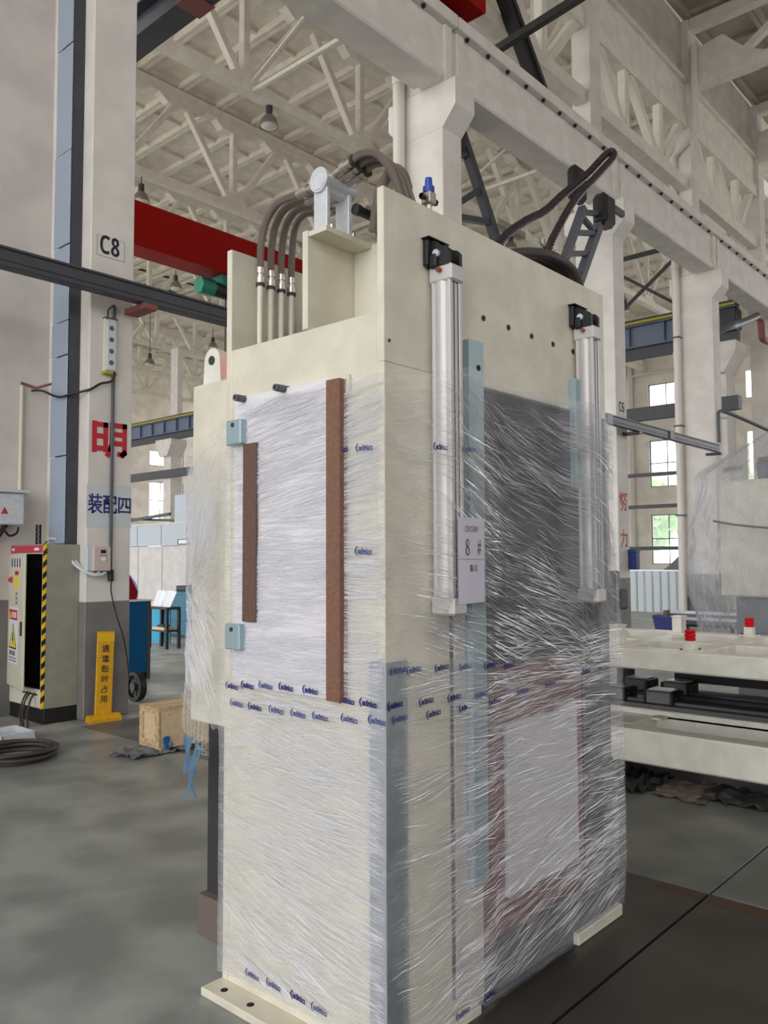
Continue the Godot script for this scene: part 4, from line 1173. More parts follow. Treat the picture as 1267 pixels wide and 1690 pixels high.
func film_wrap() -> void:
	wob.seed = 5
	wob.frequency = 0.04
	wob.fractal_octaves = 3
	var t := thing("stretch_wrap", "clear crinkled stretch film and bubble wrap wound round the cream machine", "plastic film", Vector3.ZERO)
	var top_l := func(z: float) -> float: return 2.205 - 0.09 * smoothstep(-2.0, -2.55, z) + 0.006 * sin(z * 31.0)
	var top_r := func(x: float) -> float: return lerpf(2.205, 2.265, smoothstep(2.0, 2.4, x)) + 0.008 * sin(x * 9.0)
	part("film_sheet", MB.new().surf(func(i: float, j: float) -> Vector3:
		var z := lerpf(-2.588, -1.736, i)
		return film_left(z, lerpf(0.06, top_l.call(z), j)), 60, 160, Vector2(1.06, 2.7)), M.stretch_film_dense, t)
	part("film_sheet", MB.new().surf(func(i: float, j: float) -> Vector3:
		var x := lerpf(1.948, 3.53, i)
		return film_right(x, lerpf(0.02, top_r.call(x), j)), 110, 150, Vector2(1.97, 2.75), true), M.stretch_film, t)
	part("film_sheet", MB.new().surf(func(i: float, j: float) -> Vector3:
		return film_side(i, lerpf(0.94 + 0.05 * i + 0.01 * sin(i * 40.0), 2.13 - 0.1 * i, j)), 60, 90, Vector2(1.0, 1.5)), M.stretch_film_dense, t)
	part("film_sheet", MB.new().surf(func(i: float, j: float) -> Vector3:
		var y := lerpf(0.04, 2.26, j)
		return film_right(3.53, y) + Vector3(0.004 + 0.03 * sin(i * PI), 0, -0.8 * i), 20, 80, Vector2(1.0, 2.7), true), M.stretch_film, t)
	# bubble wrap beneath the film
	part("bubble_wrap", MB.new().surf(func(i: float, j: float) -> Vector3:
		var x := lerpf(2.36, 3.525, i)
		return film_right(x, lerpf(0.05, top_r.call(x) - 0.004, j)) - Vector3(0, 0, 0.006), 80, 110, Vector2(1.165 / 0.016, 2.2 / 0.016), true), M.bubble_film_grey, t)
	part("bubble_wrap", MB.new().surf(func(i: float, j: float) -> Vector3:
		return film_left(lerpf(-2.58, -1.74, i), lerpf(0.07, 1.1, j)) + Vector3(0.005, 0, 0), 40, 60, Vector2(0.84 / 0.016, 1.03 / 0.016)), M.bubble_film, t)
	part("bubble_wrap", MB.new().surf(func(i: float, j: float) -> Vector3:
		var x := lerpf(1.96, 2.37, i)
		return film_right(x, lerpf(0.04, 1.25, j)) - Vector3(0, 0, 0.006), 30, 50, Vector2(0.41 / 0.016, 1.21 / 0.016), true), M.bubble_film, t)
	# hem of bubble wrap hanging under the side cabinet, with torn blue strips
	part("hanging_hem", MB.new().surf(func(i: float, j: float) -> Vector3:
		return film_side(0.15 + i * 0.6, lerpf(0.82 + 0.05 * i, 1.02, j)) + Vector3(-0.012 + 0.012 * sin(i * 38.0), 0, 0), 60, 12, Vector2(16, 8)), M.bubble_film, t)
	for k in 5:
		var p := film_side(0.36 + 0.05 * k, 0.86)
		part("torn_strip", MB.new().surf(func(i: float, j: float) -> Vector3:
			return p + Vector3(-0.02 + 0.012 * sin(j * 7.0 + k), -j * (0.16 + 0.05 * ((k * 2) % 4)), (i - 0.5) * 0.02 + 0.008 * sin(j * 5.0 + k * 2.0)), 3, 14), M.rag_blue, t)
	# fine folds
	var cl := MB.new()
	crease_field(cl, film_left, Vector3.LEFT, 120, Vector2(-2.585, 0.08), Vector2(-1.74, 1.1), func(a: float, b: float) -> float: return -0.07 - 0.28 * smoothstep(0.75, 0.2, b) * smoothstep(-1.9, -2.5, a), 0.12, 2.6)
	crease_field(cl, film_left, Vector3.LEFT, 210, Vector2(-2.585, 1.02), Vector2(-1.74, 2.19), func(a: float, b: float) -> float:
		if b > 1.7: return 0.16
		if b > 1.0: return -0.02 + 0.25 * smoothstep(-1.9, -1.75, a)
		return -0.10 - 0.25 * smoothstep(0.75, 0.2, b) * smoothstep(-1.9, -2.5, a), 0.09, 2.6)
	part("film_creases", cl, M.film_crease_soft, t, "stuff")
	var cr := MB.new()
	crease_field(cr, film_right, Vector3.BACK, 400, Vector2(1.96, 0.05), Vector2(3.52, 2.2), func(a: float, b: float) -> float:
		if b > 1.25: return -0.28 - 0.5 * smoothstep(2.9, 3.4, a) * smoothstep(2.0, 1.7, b)
		return 0.04 + 0.14 * smoothstep(0.6, 0.2, b), 0.09, 1.5)
	part("film_creases", cr, M.film_crease, t, "stuff")
	var cs := MB.new()
	crease_field(cs, film_side, Vector3(-0.93, 0, -0.36).normalized(), 100, Vector2(0.02, 1.0), Vector2(0.7, 2.05), func(a: float, b: float) -> float:
		return -0.7 if b > 1.7 else (0.5 if b < 1.35 else -0.2), 0.14, 2.6)
	part("film_creases", cs, M.film_crease_soft, t, "stuff")
	# printed marks
	var lm := [[-2.496,1.128],[-2.404,1.139],[-2.301,1.149],[-2.19,1.154],[-2.067,1.156],[-2.478,1.065],[-2.372,1.064],[-2.254,1.067],[-2.137,1.068],[-2.028,1.071],[-1.895,1.08],[-1.774,1.089],[-1.908,1.139],[-1.811,1.14],[-1.935,1.968],[-1.824,1.964],[-1.83,1.626],[-2.382,0.113],[-2.266,0.116],[-2.14,0.117],[-2.036,0.114]]
	var rm := [[2.001,1.242],[2.067,1.239],[2.204,1.233],[2.341,1.223],[2.47,1.215],[2.619,1.2],[1.991,1.133],[2.122,1.131],[2.273,1.125],[2.412,1.12],[2.014,1.088],[2.16,1.086],[2.339,1.082],[2.498,1.084],[2.709,1.095],[2.91,1.099],[3.211,1.116],[2.131,1.966],[2.282,1.972],[2.306,0.067],[2.448,0.076]]
	var mk := glyph_mb(G_MARK, 0.035, 0.03, 0.115)
	var mk_mesh := mk.mesh()
	for q: Array in lm:
		var o := part_mesh("printed_mark", mk_mesh, M.ink_faded if rng.randf() < 0.6 else M.ink_blue, t)
		o.transform = Transform3D(Basis(Vector3.BACK, Vector3.UP, Vector3.LEFT) * Basis(Vector3.BACK, -0.04), film_left(q[0], q[1]) + Vector3(-0.005, 0.015, -0.036))
	for q: Array in rm:
		var o := part_mesh("printed_mark", mk_mesh, M.ink_faded if rng.randf() < 0.4 else M.ink_blue, t)
		o.transform = Transform3D(Basis(Vector3.BACK, 0.05), film_right(q[0], q[1]) + Vector3(-0.036, 0.015, 0.006))
	# paper label
	var lb := thing("paper_label", "white paper label lettered 8 # stuck on the film", "label", Vector3(2.205, 1.447, 0))
	part("sheet", MB.new().surf(func(i: float, j: float) -> Vector3:
		return Vector3(i * 0.2, j * 0.292, film_right(2.205 + i * 0.2, 1.6).z + 0.007 + 0.002 * sin(i * 5.0)), 10, 6, Vector2.ONE, true), M.paper, lb)
	var zf := func(x: float) -> float: return film_right(2.205 + x, 1.6).z + 0.0105
	var put := func(o: MeshInstance3D, x0: float, x1: float) -> void:
		var d: float = zf.call(x1) - zf.call(x0)
		o.rotation.y = -atan2(d, x1 - x0)
	put.call(text3(lb, "CDP25009", Vector3(0.045, 0.243, zf.call(0.045)), 0.02, M.ink, 0.8, "lettering", true), 0.045, 0.16)
	put.call(text3(lb, "8", Vector3(0.05, 0.163, zf.call(0.05)), 0.055, M.ink, 0.8, "lettering", true), 0.05, 0.09)
	put.call(text3(lb, "#", Vector3(0.14, 0.165, zf.call(0.14)), 0.05, M.ink, 0.8, "lettering", true), 0.14, 0.18)
	for i in 2:
		var o := part("lettering", glyph_mb([G_BEI, G_ZHU][i], 0.022, 0.024, 0.1), M.ink, lb)
		o.position = Vector3(0.078 + 0.025 * i, 0.132, zf.call(0.09))
	part("ruled_line", MB.new().bar(Vector3(0.0, 0.15, zf.call(0.0)), Vector3(0.18, 0.15, zf.call(0.18)), 0.0006, 0.001), M.ink, lb)

# ---------- left of the machine ----------
func left_side() -> void:
	# busway along the columns
	var bus := thing("busway", "dark enclosed busway running level across all the columns", "busway", Vector3(0, 4.245, -7.5))
	for k in 8:
		var x0 := -3.2 + 3.02 * k
		var x1 := minf(x0 + 2.98, 20.95)
		part("duct_section", MB.new().box(Vector3(x0, 0, 0), Vector3(x1, 0.16, 0.13), 0.006).box(Vector3(x0, 0.155, -0.01), Vector3(x1, 0.18, 0.15), 0.004).box(Vector3(x0, 0.05, 0.13), Vector3(x1, 0.07, 0.14), 0.003), M.steel_dark, bus)
		part("joint_cover", bx(x0 - 0.12, x0 + 0.1, -0.006, 0.187, -0.015, 0.157, 0.004), M.steel_grey, bus)
	for x: float in [4.6, 16.3, 21.0]:
		part("support_arm", bx(x - 0.04, x + 0.12, -0.06, 0.0, -0.24, 0.14, 0.004), M.maroon if x < 5 else M.steel_black, bus)
	# long light fitting on the lettered column
	var lf := thing("light_fitting", "long white battery light fitting upright on the lettered column", "light", Vector3(4.317, 3.53, -7.74))
	part("housing", bx(0, 0.135, 0, 0.57, 0.0, 0.05, 0.006), M.cabinet_cream, lf)
	part("diffuser", bx(0.012, 0.118, 0.02, 0.55, 0.05, 0.066, 0.008), M.plastic_white, lf)
	for k in 4: part("lens", MB.new().cyl(Vector3(0.065, 0.1 + 0.12 * k, 0.064), Vector3(0.065, 0.1 + 0.12 * k, 0.07), 0.026, 16), M.steel_grey, lf)
	part("end_cap", bx(-0.006, 0.14, -0.02, 0.012, 0, 0.06, 0.005), M.yellow_rail, lf)
	part("end_cap", bx(-0.006, 0.14, 0.558, 0.575, 0, 0.06, 0.005), M.steel_grey, lf)
	var cp := thing("cable_duct", "thin dark cable trunk running down the lettered column", "cable", Vector3(4.43, 1.45, -7.735))
	part("trunk", bx(-0.012, 0.022, 0.0, 2.8, 0, 0.022, 0.004), M.steel_grey, cp)
	part("plug", bx(-0.022, 0.03, -0.07, 0.05, 0.0, 0.045, 0.008), M.steel_black, cp)
	part("loose_cable", MB.new().tube(curve([Vector3(0.005, -0.06, 0.03), Vector3(0.01, -0.2, 0.03), Vector3(0.07, -0.45, 0.05), Vector3(0.14, -0.65, 0.05), Vector3(0.19, -0.85, 0.04), Vector3(0.215, -1.1, 0.05)]), 0.007, 8), M.steel_black, cp)
	var wc := thing("loose_cable", "black cable looping from the light fitting to the wall conduit", "cable", Vector3.ZERO)
	part("cable", MB.new().tube(curve([Vector3(4.42, 3.54, -7.68), Vector3(4.405, 3.46, -7.66), Vector3(4.36, 3.425, -7.67), Vector3(4.28, 3.40, -7.7), Vector3(4.18, 3.33, -7.72), Vector3(4.05, 3.28, -7.86), Vector3(3.98, 3.26, -8.0), Vector3(3.96, 3.36, -8.3), Vector3(3.97, 3.40, -8.56)]), 0.012, 8), M.steel_black, wc)
	part("cable", MB.new().tube(curve([Vector3(4.40, 4.24, -7.66), Vector3(4.35, 4.18, -7.69), Vector3(4.345, 4.12, -7.69), Vector3(4.335, 4.08, -7.69)]), 0.008, 8), M.steel_black, wc)
	var cd := thing("wall_conduit", "thin grey conduit bent across the plaster wall above the wrapped box", "conduit", Vector3(0, 0, -8.575))
	part("conduit", MB.new().tube(PackedVector3Array([Vector3(3.87, 2.32, 0), Vector3(3.87, 3.44, 0)]), 0.02, 10), M.cabinet_cream, cd)
	part("conduit", MB.new().tube(PackedVector3Array([Vector3(3.86, 3.47, 0), Vector3(4.02, 3.44, 0.0), Vector3(4.06, 3.45, 0.35)]), 0.014, 8), M.maroon, cd)
	# meter box with conduits
	var mb := thing("meter_box", "small pinkish control box with a round knob on the lettered column", "control box", Vector3(4.205, 1.485, -7.735))
	part("case", bx(0, 0.19, 0, 0.25, 0, 0.09, 0.01), M.box_pink, mb)
	part("back_plate", bx(-0.055, 0.02, 0.0, 0.24, 0.0, 0.06, 0.006), M.plastic_white, mb)
	part("display", bx(0.075, 0.135, 0.18, 0.215, 0.088, 0.0915, 0.001), M.dark_void, mb)
	part("knob", MB.new().cyl(Vector3(0.105, 0.12, 0.09), Vector3(0.105, 0.12, 0.105), 0.02, 18), M.sign_white, mb)
	part("caption", bx(0.06, 0.15, 0.155, 0.163, 0.0895, 0.0908), M.maroon, mb)
	for k in 4: part("cable_gland", MB.new().cyl(Vector3(0.03 + 0.042 * k, -0.012, 0.045), Vector3(0.03 + 0.042 * k, 0.0, 0.045), 0.012, 10), M.steel_black, mb)
	var fx := thing("flexible_conduit", "pair of pale flexible conduits arching from the cabinet to the control box", "conduit", Vector3.ZERO)
	for k in 2:
		var o := 0.035 * k
		part("conduit", MB.new().tube(curve([Vector3(4.02 + o, 1.82, -8.2), Vector3(4.06 + o, 1.80, -8.08), Vector3(4.08 + o, 1.70, -7.95), Vector3(4.1 + o, 1.57, -7.85), Vector3(4.15 + o, 1.485, -7.72), Vector3(4.24 + o, 1.445, -7.67), Vector3(4.285 + 2.0 * o, 1.475, -7.685)]), 0.017, 10), M.plastic_white, fx)
	cabinet()
	# wall box under plastic
	var wb := thing("wrapped_wall_box", "grey wall box covered in crinkled plastic at the left edge", "electrical box", Vector3(3.25, 1.96, -8.6))
	part("box_body", bx(0, 0.6, 0, 0.33, 0, 0.18, 0.01), M.galvanised, wb)
	part("rain_lid", MB.new().prism(PackedVector2Array([Vector2(0, 0.335), Vector2(0, 0.385), Vector2(0.22, 0.36), Vector2(0.24, 0.33)]), 0.66, Transform3D(Basis(Vector3.BACK, Vector3.UP, Vector3.LEFT), Vector3(0.63, 0, 0))), M.galvanised, wb)
	part("plastic_cover", MB.new().surf(func(i: float, j: float) -> Vector3:
		return Vector3(-0.01 + 0.62 * i + 0.006 * sin(j * 14.0), 0.005 + 0.32 * j, 0.19 + 0.012 * sin(i * 31.0 + j * 6.0) + 0.006 * sin(j * 25.0 + i * 9.0)), 40, 24, Vector2.ONE, true), M.stretch_film, wb)
	part("warning_triangle", MB.new().prism(PackedVector2Array([Vector2(0, 0), Vector2(0.08, 0), Vector2(0.04, 0.07)]), 0.002, Transform3D(Basis.IDENTITY, Vector3(0.36, 0.11, 0.18))), M.ink_red, wb)
	for q: Array in [[0.08, -0.75], [0.3, -0.62], [0.2, -0.9]]:
		part("cable", MB.new().tube(curve([Vector3(q[0] + 0.16, 0.01, 0.1), Vector3(q[0] + 0.1, -0.08, 0.1), Vector3(q[0] + 0.02, -0.25, 0.09), Vector3(q[0], q[1], 0.08)]), 0.022, 10), M.rubber, wb)
	part("cable", MB.new().tube(curve([Vector3(0.42, 0.01, 0.12), Vector3(0.43, -0.06, 0.13), Vector3(0.48, -0.11, 0.13), Vector3(0.55, -0.08, 0.13), Vector3(0.57, -0.02, 0.12)]), 0.012, 8), M.rubber, wb)
	part("drop_conduit", MB.new().cyl(Vector3(0.33, -1.96, 0.06), Vector3(0.33, -0.55, 0.06), 0.018, 10), M.cabinet_grey, wb)
	# folding yellow notice leaning on the column
	var ys := thing("yellow_notice", "tall yellow notice board lettered down its length, leaning on the column", "sign", Vector3(4.315, 0, -7.62))
	ys.rotation = Vector3(0, -0.10, 0)
	part("foot", MB.new().prism(PackedVector2Array([Vector2(-0.06, 0), Vector2(0.1, 0), Vector2(0.1, 0.03), Vector2(0.06, 0.065), Vector2(-0.02, 0.065), Vector2(-0.06, 0.03)]), 0.31, Transform3D(Basis(Vector3.BACK, Vector3.UP, Vector3.LEFT), Vector3(0.155, 0, 0.0))), M.sign_yellow, ys)
	var pl := part("panel", bx(-0.087, 0.087, 0.05, 0.88, -0.012, 0.012, 0.006), M.sign_yellow, ys)
	pl.rotation = Vector3(-0.05, 0, -0.045)
	part("sticker", bx(-0.087, 0.087, 0.78, 0.86, 0.0125, 0.0135), M.hazard_yellow, pl)
	var gl := [G_TONG, G_DAO, G_LIN, G_SHI, G_ZHAN, G_YONG]
	for i in 6:
		var o := part("lettering", glyph_mb(gl[i], 0.075, 0.072, 0.1), M.ink, pl)
		o.position = Vector3(-0.038, 0.745 - 0.1 * i, 0.014)
	# crate
	var cr := thing("wooden_crate", "small pale plywood crate with pine battens on the floor", "crate", Vector3(3.915, 0, -6.3))
	cr.rotation.y = -0.04
	part("side_panel", bx(0.008, 0.018, 0.04, 0.36, 0.01, 0.30, 0.0), M.plywood, cr)
	part("side_panel", bx(0.02, 0.52, 0.04, 0.36, 0.292, 0.302, 0.0), M.plywood, cr)
	part("side_panel", bx(0.02, 0.52, 0.04, 0.36, 0.008, 0.018, 0.0), M.plywood, cr)
	part("side_panel", bx(0.52, 0.53, 0.04, 0.36, 0.01, 0.30, 0.0), M.plywood, cr)
	part("lid", bx(0.015, 0.525, 0.335, 0.345, 0.015, 0.296, 0.0), M.plywood, cr)
	part("bottom_board", bx(0.0, 0.53, 0.028, 0.04, 0.0, 0.31, 0.0), M.plywood, cr)
	for z: float in [0.0, 0.25]: part("batten", bx(-0.006, 0.009, 0.04, 0.365, z, z + 0.058, 0.0), M.pine, cr)
	for y: float in [0.04, 0.315]: part("batten", bx(-0.006, 0.009, y, y + 0.05, 0.058, 0.25, 0.0), M.pine, cr)
	for z: float in [-0.002, 0.296]: part("top_batten", bx(0.0, 0.53, 0.345, 0.366, z, z + 0.014, 0.0), M.pine, cr)
	for x: float in [0.02, 0.44]: part("runner", bx(x, x + 0.07, 0.0, 0.028, 0.0, 0.31, 0.0), M.pine, cr)
	for p: Array in [[0.1, 0.3], [0.1, 0.1], [0.34, 0.25], [0.42, 0.12]]: part("knot", MB.new().cyl(Vector3(p[0], p[1], 0.3015), Vector3(p[0], p[1], 0.3028), 0.006, 8), M.cardboard, cr)
	var gv := thing("work_glove", "blue work glove caught under the crate's near corner", "glove", Vector3(3.955, 0.0, -5.965))
	part("palm", MB.new().surf(func(i: float, j: float) -> Vector3:
		var a := i * TAU
		return Vector3(cos(a) * 0.03 * (1.0 - 0.3 * j), 0.01 + 0.075 * j, sin(a) * 0.011), 14, 8), M.glove_blue, gv)
	for k in 4: part("finger", MB.new().tube(curve([Vector3(-0.022 + 0.015 * k, 0.08, 0), Vector3(-0.024 + 0.016 * k, 0.115, 0.004), Vector3(-0.026 + 0.017 * k, 0.135 - 0.006 * absf(k - 1.5), 0.008)]), 0.009, 8), M.glove_blue, gv)
	part("thumb", MB.new().tube(curve([Vector3(0.022, 0.03, 0.0), Vector3(0.045, 0.05, 0.008), Vector3(0.05, 0.075, 0.01)]), 0.009, 8), M.glove_blue, gv)
	var pf := thing("plastic_scrap", "crumpled dark plastic scrap on the floor under the crate", "plastic", Vector3(3.92, 0.0, -6.1))
	part("scrap", crumple(0.62, 0.4, 0.035, 3), M.tarp_grey, pf)
	# coil of cable
	var co := thing("cable_coil", "loose coil of thick dark cable lying on the floor at left", "cable", Vector3(3.05, 0, -6.72))
	for k in 6:
		var pts := PackedVector3Array()
		var r := 0.27 + 0.022 * (k % 3)
		for i in 41:
			var g := TAU * i / 40.0
			pts.append(Vector3(cos(g) * r + 0.02 * sin(k * 2.0), 0.02 + 0.028 * int(k / 2.0) + 0.006 * sin(g * 2 + k), sin(g) * r * 0.95 + 0.02 * cos(k * 3.0)))
		part("cable_loop", MB.new().tube(pts, 0.0145, 10), M.cable_grey, co)
	part("cable_tail", MB.new().tube(curve([Vector3(0.2, 0.02, 0.18), Vector3(-0.05, 0.016, 0.1), Vector3(-0.25, 0.016, -0.1), Vector3(-0.5, 0.016, -0.15), Vector3(-0.9, 0.016, 0.05)]), 0.0145, 10), M.cable_grey, co)
	var fb := thing("metal_tray", "low grey metal tray on the floor at the left edge", "tray", Vector3(3.15, 0, -7.62))
	part("tray", MB.new().box(Vector3(0, 0, 0), Vector3(0.3, 0.03, 0.4), 0.004).box(Vector3(0, 0.03, 0), Vector3(0.012, 0.09, 0.4), 0.003).box(Vector3(0.288, 0.03, 0), Vector3(0.3, 0.09, 0.4), 0.003).box(Vector3(0.0, 0.03, 0), Vector3(0.3, 0.09, 0.012), 0.003).box(Vector3(0.0, 0.03, 0.388), Vector3(0.3, 0.09, 0.4), 0.003), M.galvanised, fb)
	# dark monorail at the top left
	var mr := thing("monorail_beam", "dark steel monorail beam crossing high at top left", "beam", Vector3(5.42, 8.04, 0))
	part("beam", MB.new().box(Vector3(-0.15, 0, -13), Vector3(0.15, 0.025, -5.0)).box(Vector3(-0.012, 0.025, -13), Vector3(0.012, 0.4, -5.0)).box(Vector3(-0.15, 0.4, -13), Vector3(0.15, 0.425, -5.0)), M.steel_dark, mr)
	part("splice_plate", bx(-0.17, 0.17, -0.02, 0.0, -7.9, -7.6), M.maroon, mr)
	for z: float in [-12.5, -7.95]: part("hanger", bx(-0.03, 0.03, 0.425, 1.165, z - 0.1, z + 0.1), M.steel_dark, mr)

func crumple(w: float, d: float, h: float, sd: int) -> MB:
	var f := FastNoiseLite.new()
	f.seed = sd
	f.frequency = 1.0
	f.fractal_octaves = 3
	return MB.new().surf(func(i: float, j: float) -> Vector3:
		var x := (i - 0.5) * w * (1.0 + 0.25 * f.get_noise_2d(j * 5.0, 3.0))
		var z := (j - 0.5) * d * (1.0 + 0.25 * f.get_noise_2d(i * 5.0, 9.0))
		return Vector3(x, 0.003 + h * absf(f.get_noise_2d(i * 2.5, j * 2.5)) * 2.0, z), 24, 18, Vector2.ONE, true)

func cabinet() -> void:
	var t := thing("electric_cabinet", "grey electrical cabinet with striped edge and door ajar beside the column", "cabinet", Vector3(3.815, 0, -7.855))
	part("plinth", bx(0.01, 0.2, 0, 0.16, -0.77, -0.005, 0.004), M.steel_black, t)
	part("plinth", bx(0.2, 0.35, 0, 0.16, -0.04, -0.005), M.steel_black, t)
	part("side_panel", bx(0.0, 0.352, 0.15, 1.755, -0.02, 0.0, 0.004), M.cabinet_grey, t)
	part("side_panel", bx(0.0, 0.205, 0.15, 1.755, -0.79, -0.77, 0.004), M.cabinet_grey, t)
	part("back_panel", bx(0.19, 0.205, 0.15, 1.755, -0.77, -0.02), M.cabinet_grey, t)
	part("top_panel", bx(0.0, 0.205, 1.74, 1.758, -0.79, -0.021, 0.003), M.cabinet_grey, t)
	part("mounting_plate", bx(0.16, 0.17, 0.3, 1.7, -0.75, -0.04), M.dark_void, t)
	part("front_frame", MB.new().box(Vector3(0, 0.15, -0.07), Vector3(0.02, 1.74, -0.02), 0.003).box(Vector3(0, 0.15, -0.77), Vector3(0.02, 1.74, -0.74), 0.003).box(Vector3(0, 1.66, -0.74), Vector3(0.02, 1.74, -0.07), 0.003).box(Vector3(0, 0.15, -0.74), Vector3(0.02, 0.33, -0.07), 0.003), M.cabinet_cream, t)
	part("vent_slot", bx(-0.002, 0.001, 0.27, 0.285, -0.45, -0.12), M.dark_void, t)
	part("vent_slot", bx(-0.002, 0.001, 0.3, 0.312, -0.7, -0.5), M.dark_void, t)
	var hd := part("header_strip", bx(-0.012, 0.004, 1.675, 1.745, -0.79, -0.07, 0.003), M.cabinet_red, t)
	for q: Array in [[-0.72, 0.06], [-0.22, 0.1]]: part("header_lettering", bx(-0.0135, -0.012, 1.695, 1.722, q[0], q[0] + q[1]), M.sign_white, hd)
	# striped tape on the near front edge
	var k := 0
	var y := 0.14
	while y < 1.75:
		var y1 := minf(y + 0.055, 1.75)
		var m: Material = M.hazard_yellow if k % 2 == 0 else M.steel_black
		var st := MB.new()
		st.quad(Vector3(-0.0025, y, -0.055), Vector3(-0.0025, y + 0.03, 0.0025), Vector3(-0.0025, y1 + 0.03, 0.0025), Vector3(-0.0025, y1, -0.055))
		st.quad(Vector3(-0.0025, y + 0.03, 0.0025), Vector3(0.012, y + 0.04, 0.0025), Vector3(0.012, y1 + 0.04, 0.0025), Vector3(-0.0025, y1 + 0.03, 0.0025))
		part("tape_stripe", st, m, t)
		y = y1
		k += 1
	# the door, hinged on the far edge and standing ajar
	var d := part("door", bx(-0.022, 0.0, 0.33, 1.66, 0.0, 0.665, 0.004), M.cabinet_cream, t)
	d.position = Vector3(-0.002, 0, -0.77)
	d.rotation.y = -0.2
	var fx := -0.0235
	for q in 4:
		part("meter", bx(fx, fx + 0.003, 1.53, 1.615, 0.16 + 0.105 * q, 0.205 + 0.105 * q, 0.001), M.dark_void, d)
		part("meter", bx(fx, fx + 0.003, 1.53, 1.615, 0.208 + 0.105 * q, 0.245 + 0.105 * q, 0.001), M.sign_white, d)
	part("caption_plate", bx(fx, fx + 0.002, 1.45, 1.49, 0.3, 0.45), M.ink_red, d)
	part("caption_plate", bx(fx, fx + 0.002, 1.31, 1.445, 0.28, 0.45), M.label_yellow, d)
	part("isolator_switch", MB.new().box(Vector3(fx - 0.01, 1.37, 0.12), Vector3(fx, 1.43, 0.21), 0.003).cyl(Vector3(fx - 0.03, 1.4, 0.165), Vector3(fx - 0.01, 1.4, 0.165), 0.018, 12), M.cabinet_red, d)
	for q in 3: part("caption_lettering", bx(fx, fx + 0.002, 1.16 + 0.045 * q, 1.19 + 0.045 * q, 0.35, 0.41), M.tarp_grey, d)
	var s := part("warning_sign", bx(fx - 0.002, fx + 0.001, 0.56, 1.13, 0.1, 0.46, 0.001), M.sign_white, d)
	part("sign_header", bx(fx - 0.004, fx - 0.002, 1.0, 1.1, 0.115, 0.445), M.red_paint, s)
	var b := Basis(Vector3.BACK, Vector3.UP, Vector3.LEFT)
	part("sign_triangle", MB.new().prism(PackedVector2Array([Vector2(0.13, 0.71), Vector2(0.43, 0.71), Vector2(0.28, 0.97)]), 0.001, Transform3D(b, Vector3(fx - 0.0025, 0, 0))), M.ink, s)
	part("sign_triangle", MB.new().prism(PackedVector2Array([Vector2(0.155, 0.725), Vector2(0.405, 0.725), Vector2(0.28, 0.94)]), 0.001, Transform3D(b, Vector3(fx - 0.0035, 0, 0))), M.label_yellow, s)
	part("lightning_bolt", MB.new().prism(PackedVector2Array([Vector2(0.27, 0.87), Vector2(0.3, 0.87), Vector2(0.29, 0.82), Vector2(0.31, 0.82), Vector2(0.28, 0.735), Vector2(0.275, 0.79), Vector2(0.255, 0.79)]), 0.001, Transform3D(b, Vector3(fx - 0.0045, 0, 0))), M.ink, s)
	part("header_triangle", MB.new().prism(PackedVector2Array([Vector2(0.125, 1.01), Vector2(0.205, 1.01), Vector2(0.165, 1.085)]), 0.001, Transform3D(b, Vector3(fx - 0.0045, 0, 0))), M.label_yellow, s)
	for q in 3:
		for r in 2:
			var sg := MB.new()
			sg.box(Vector3(fx - 0.0045, 1.02 if r == 0 else 0.645, 0.0), Vector3(fx - 0.0035, 1.08 if r == 0 else 0.69, 0.045))
			var o := part("sign_lettering", sg, M.sign_white if r == 0 else M.ink, s)
			o.position.z = (0.23 + 0.07 * q) if r == 0 else (0.16 + 0.085 * q)
	for q in 2: part("sign_lettering", bx(fx - 0.0035, fx - 0.002, 0.585 + 0.028 * q, 0.597 + 0.028 * q, 0.13, 0.43), M.tarp_grey, s)
	part("handle", bx(fx - 0.015, fx, 0.86, 1.0, 0.6, 0.63, 0.005), M.steel_black, d)
	for q: Array in [[0.3, -0.35], [0.27, -0.2], [0.24, -0.3]]:
		part("loose_wire", MB.new().tube(curve([Vector3(0.05, 0.32, q[1]), Vector3(-0.05, 0.24, q[1] + 0.05), Vector3(-0.12, 0.1, q[1] + 0.12), Vector3(-0.2, 0.012, q[1] + 0.3), Vector3(-0.45, 0.012, q[1] + 0.5)]), 0.009, 8), M.cable_grey, t)
	var ex := thing("cable_ladder", "dark perforated cable riser standing behind the cabinet top", "cable riser", Vector3(3.87, 1.758, -8.2))
	part("side_rail", bx(0, 0.02, 0, 0.2, 0, 0.012), M.steel_black, ex)
	part("side_rail", bx(0, 0.02, 0, 0.2, 0.075, 0.087), M.steel_black, ex)
	for q in 4: part("rung", bx(0.003, 0.017, 0.03 + 0.045 * q, 0.045 + 0.045 * q, 0.012, 0.075), M.steel_grey, ex)

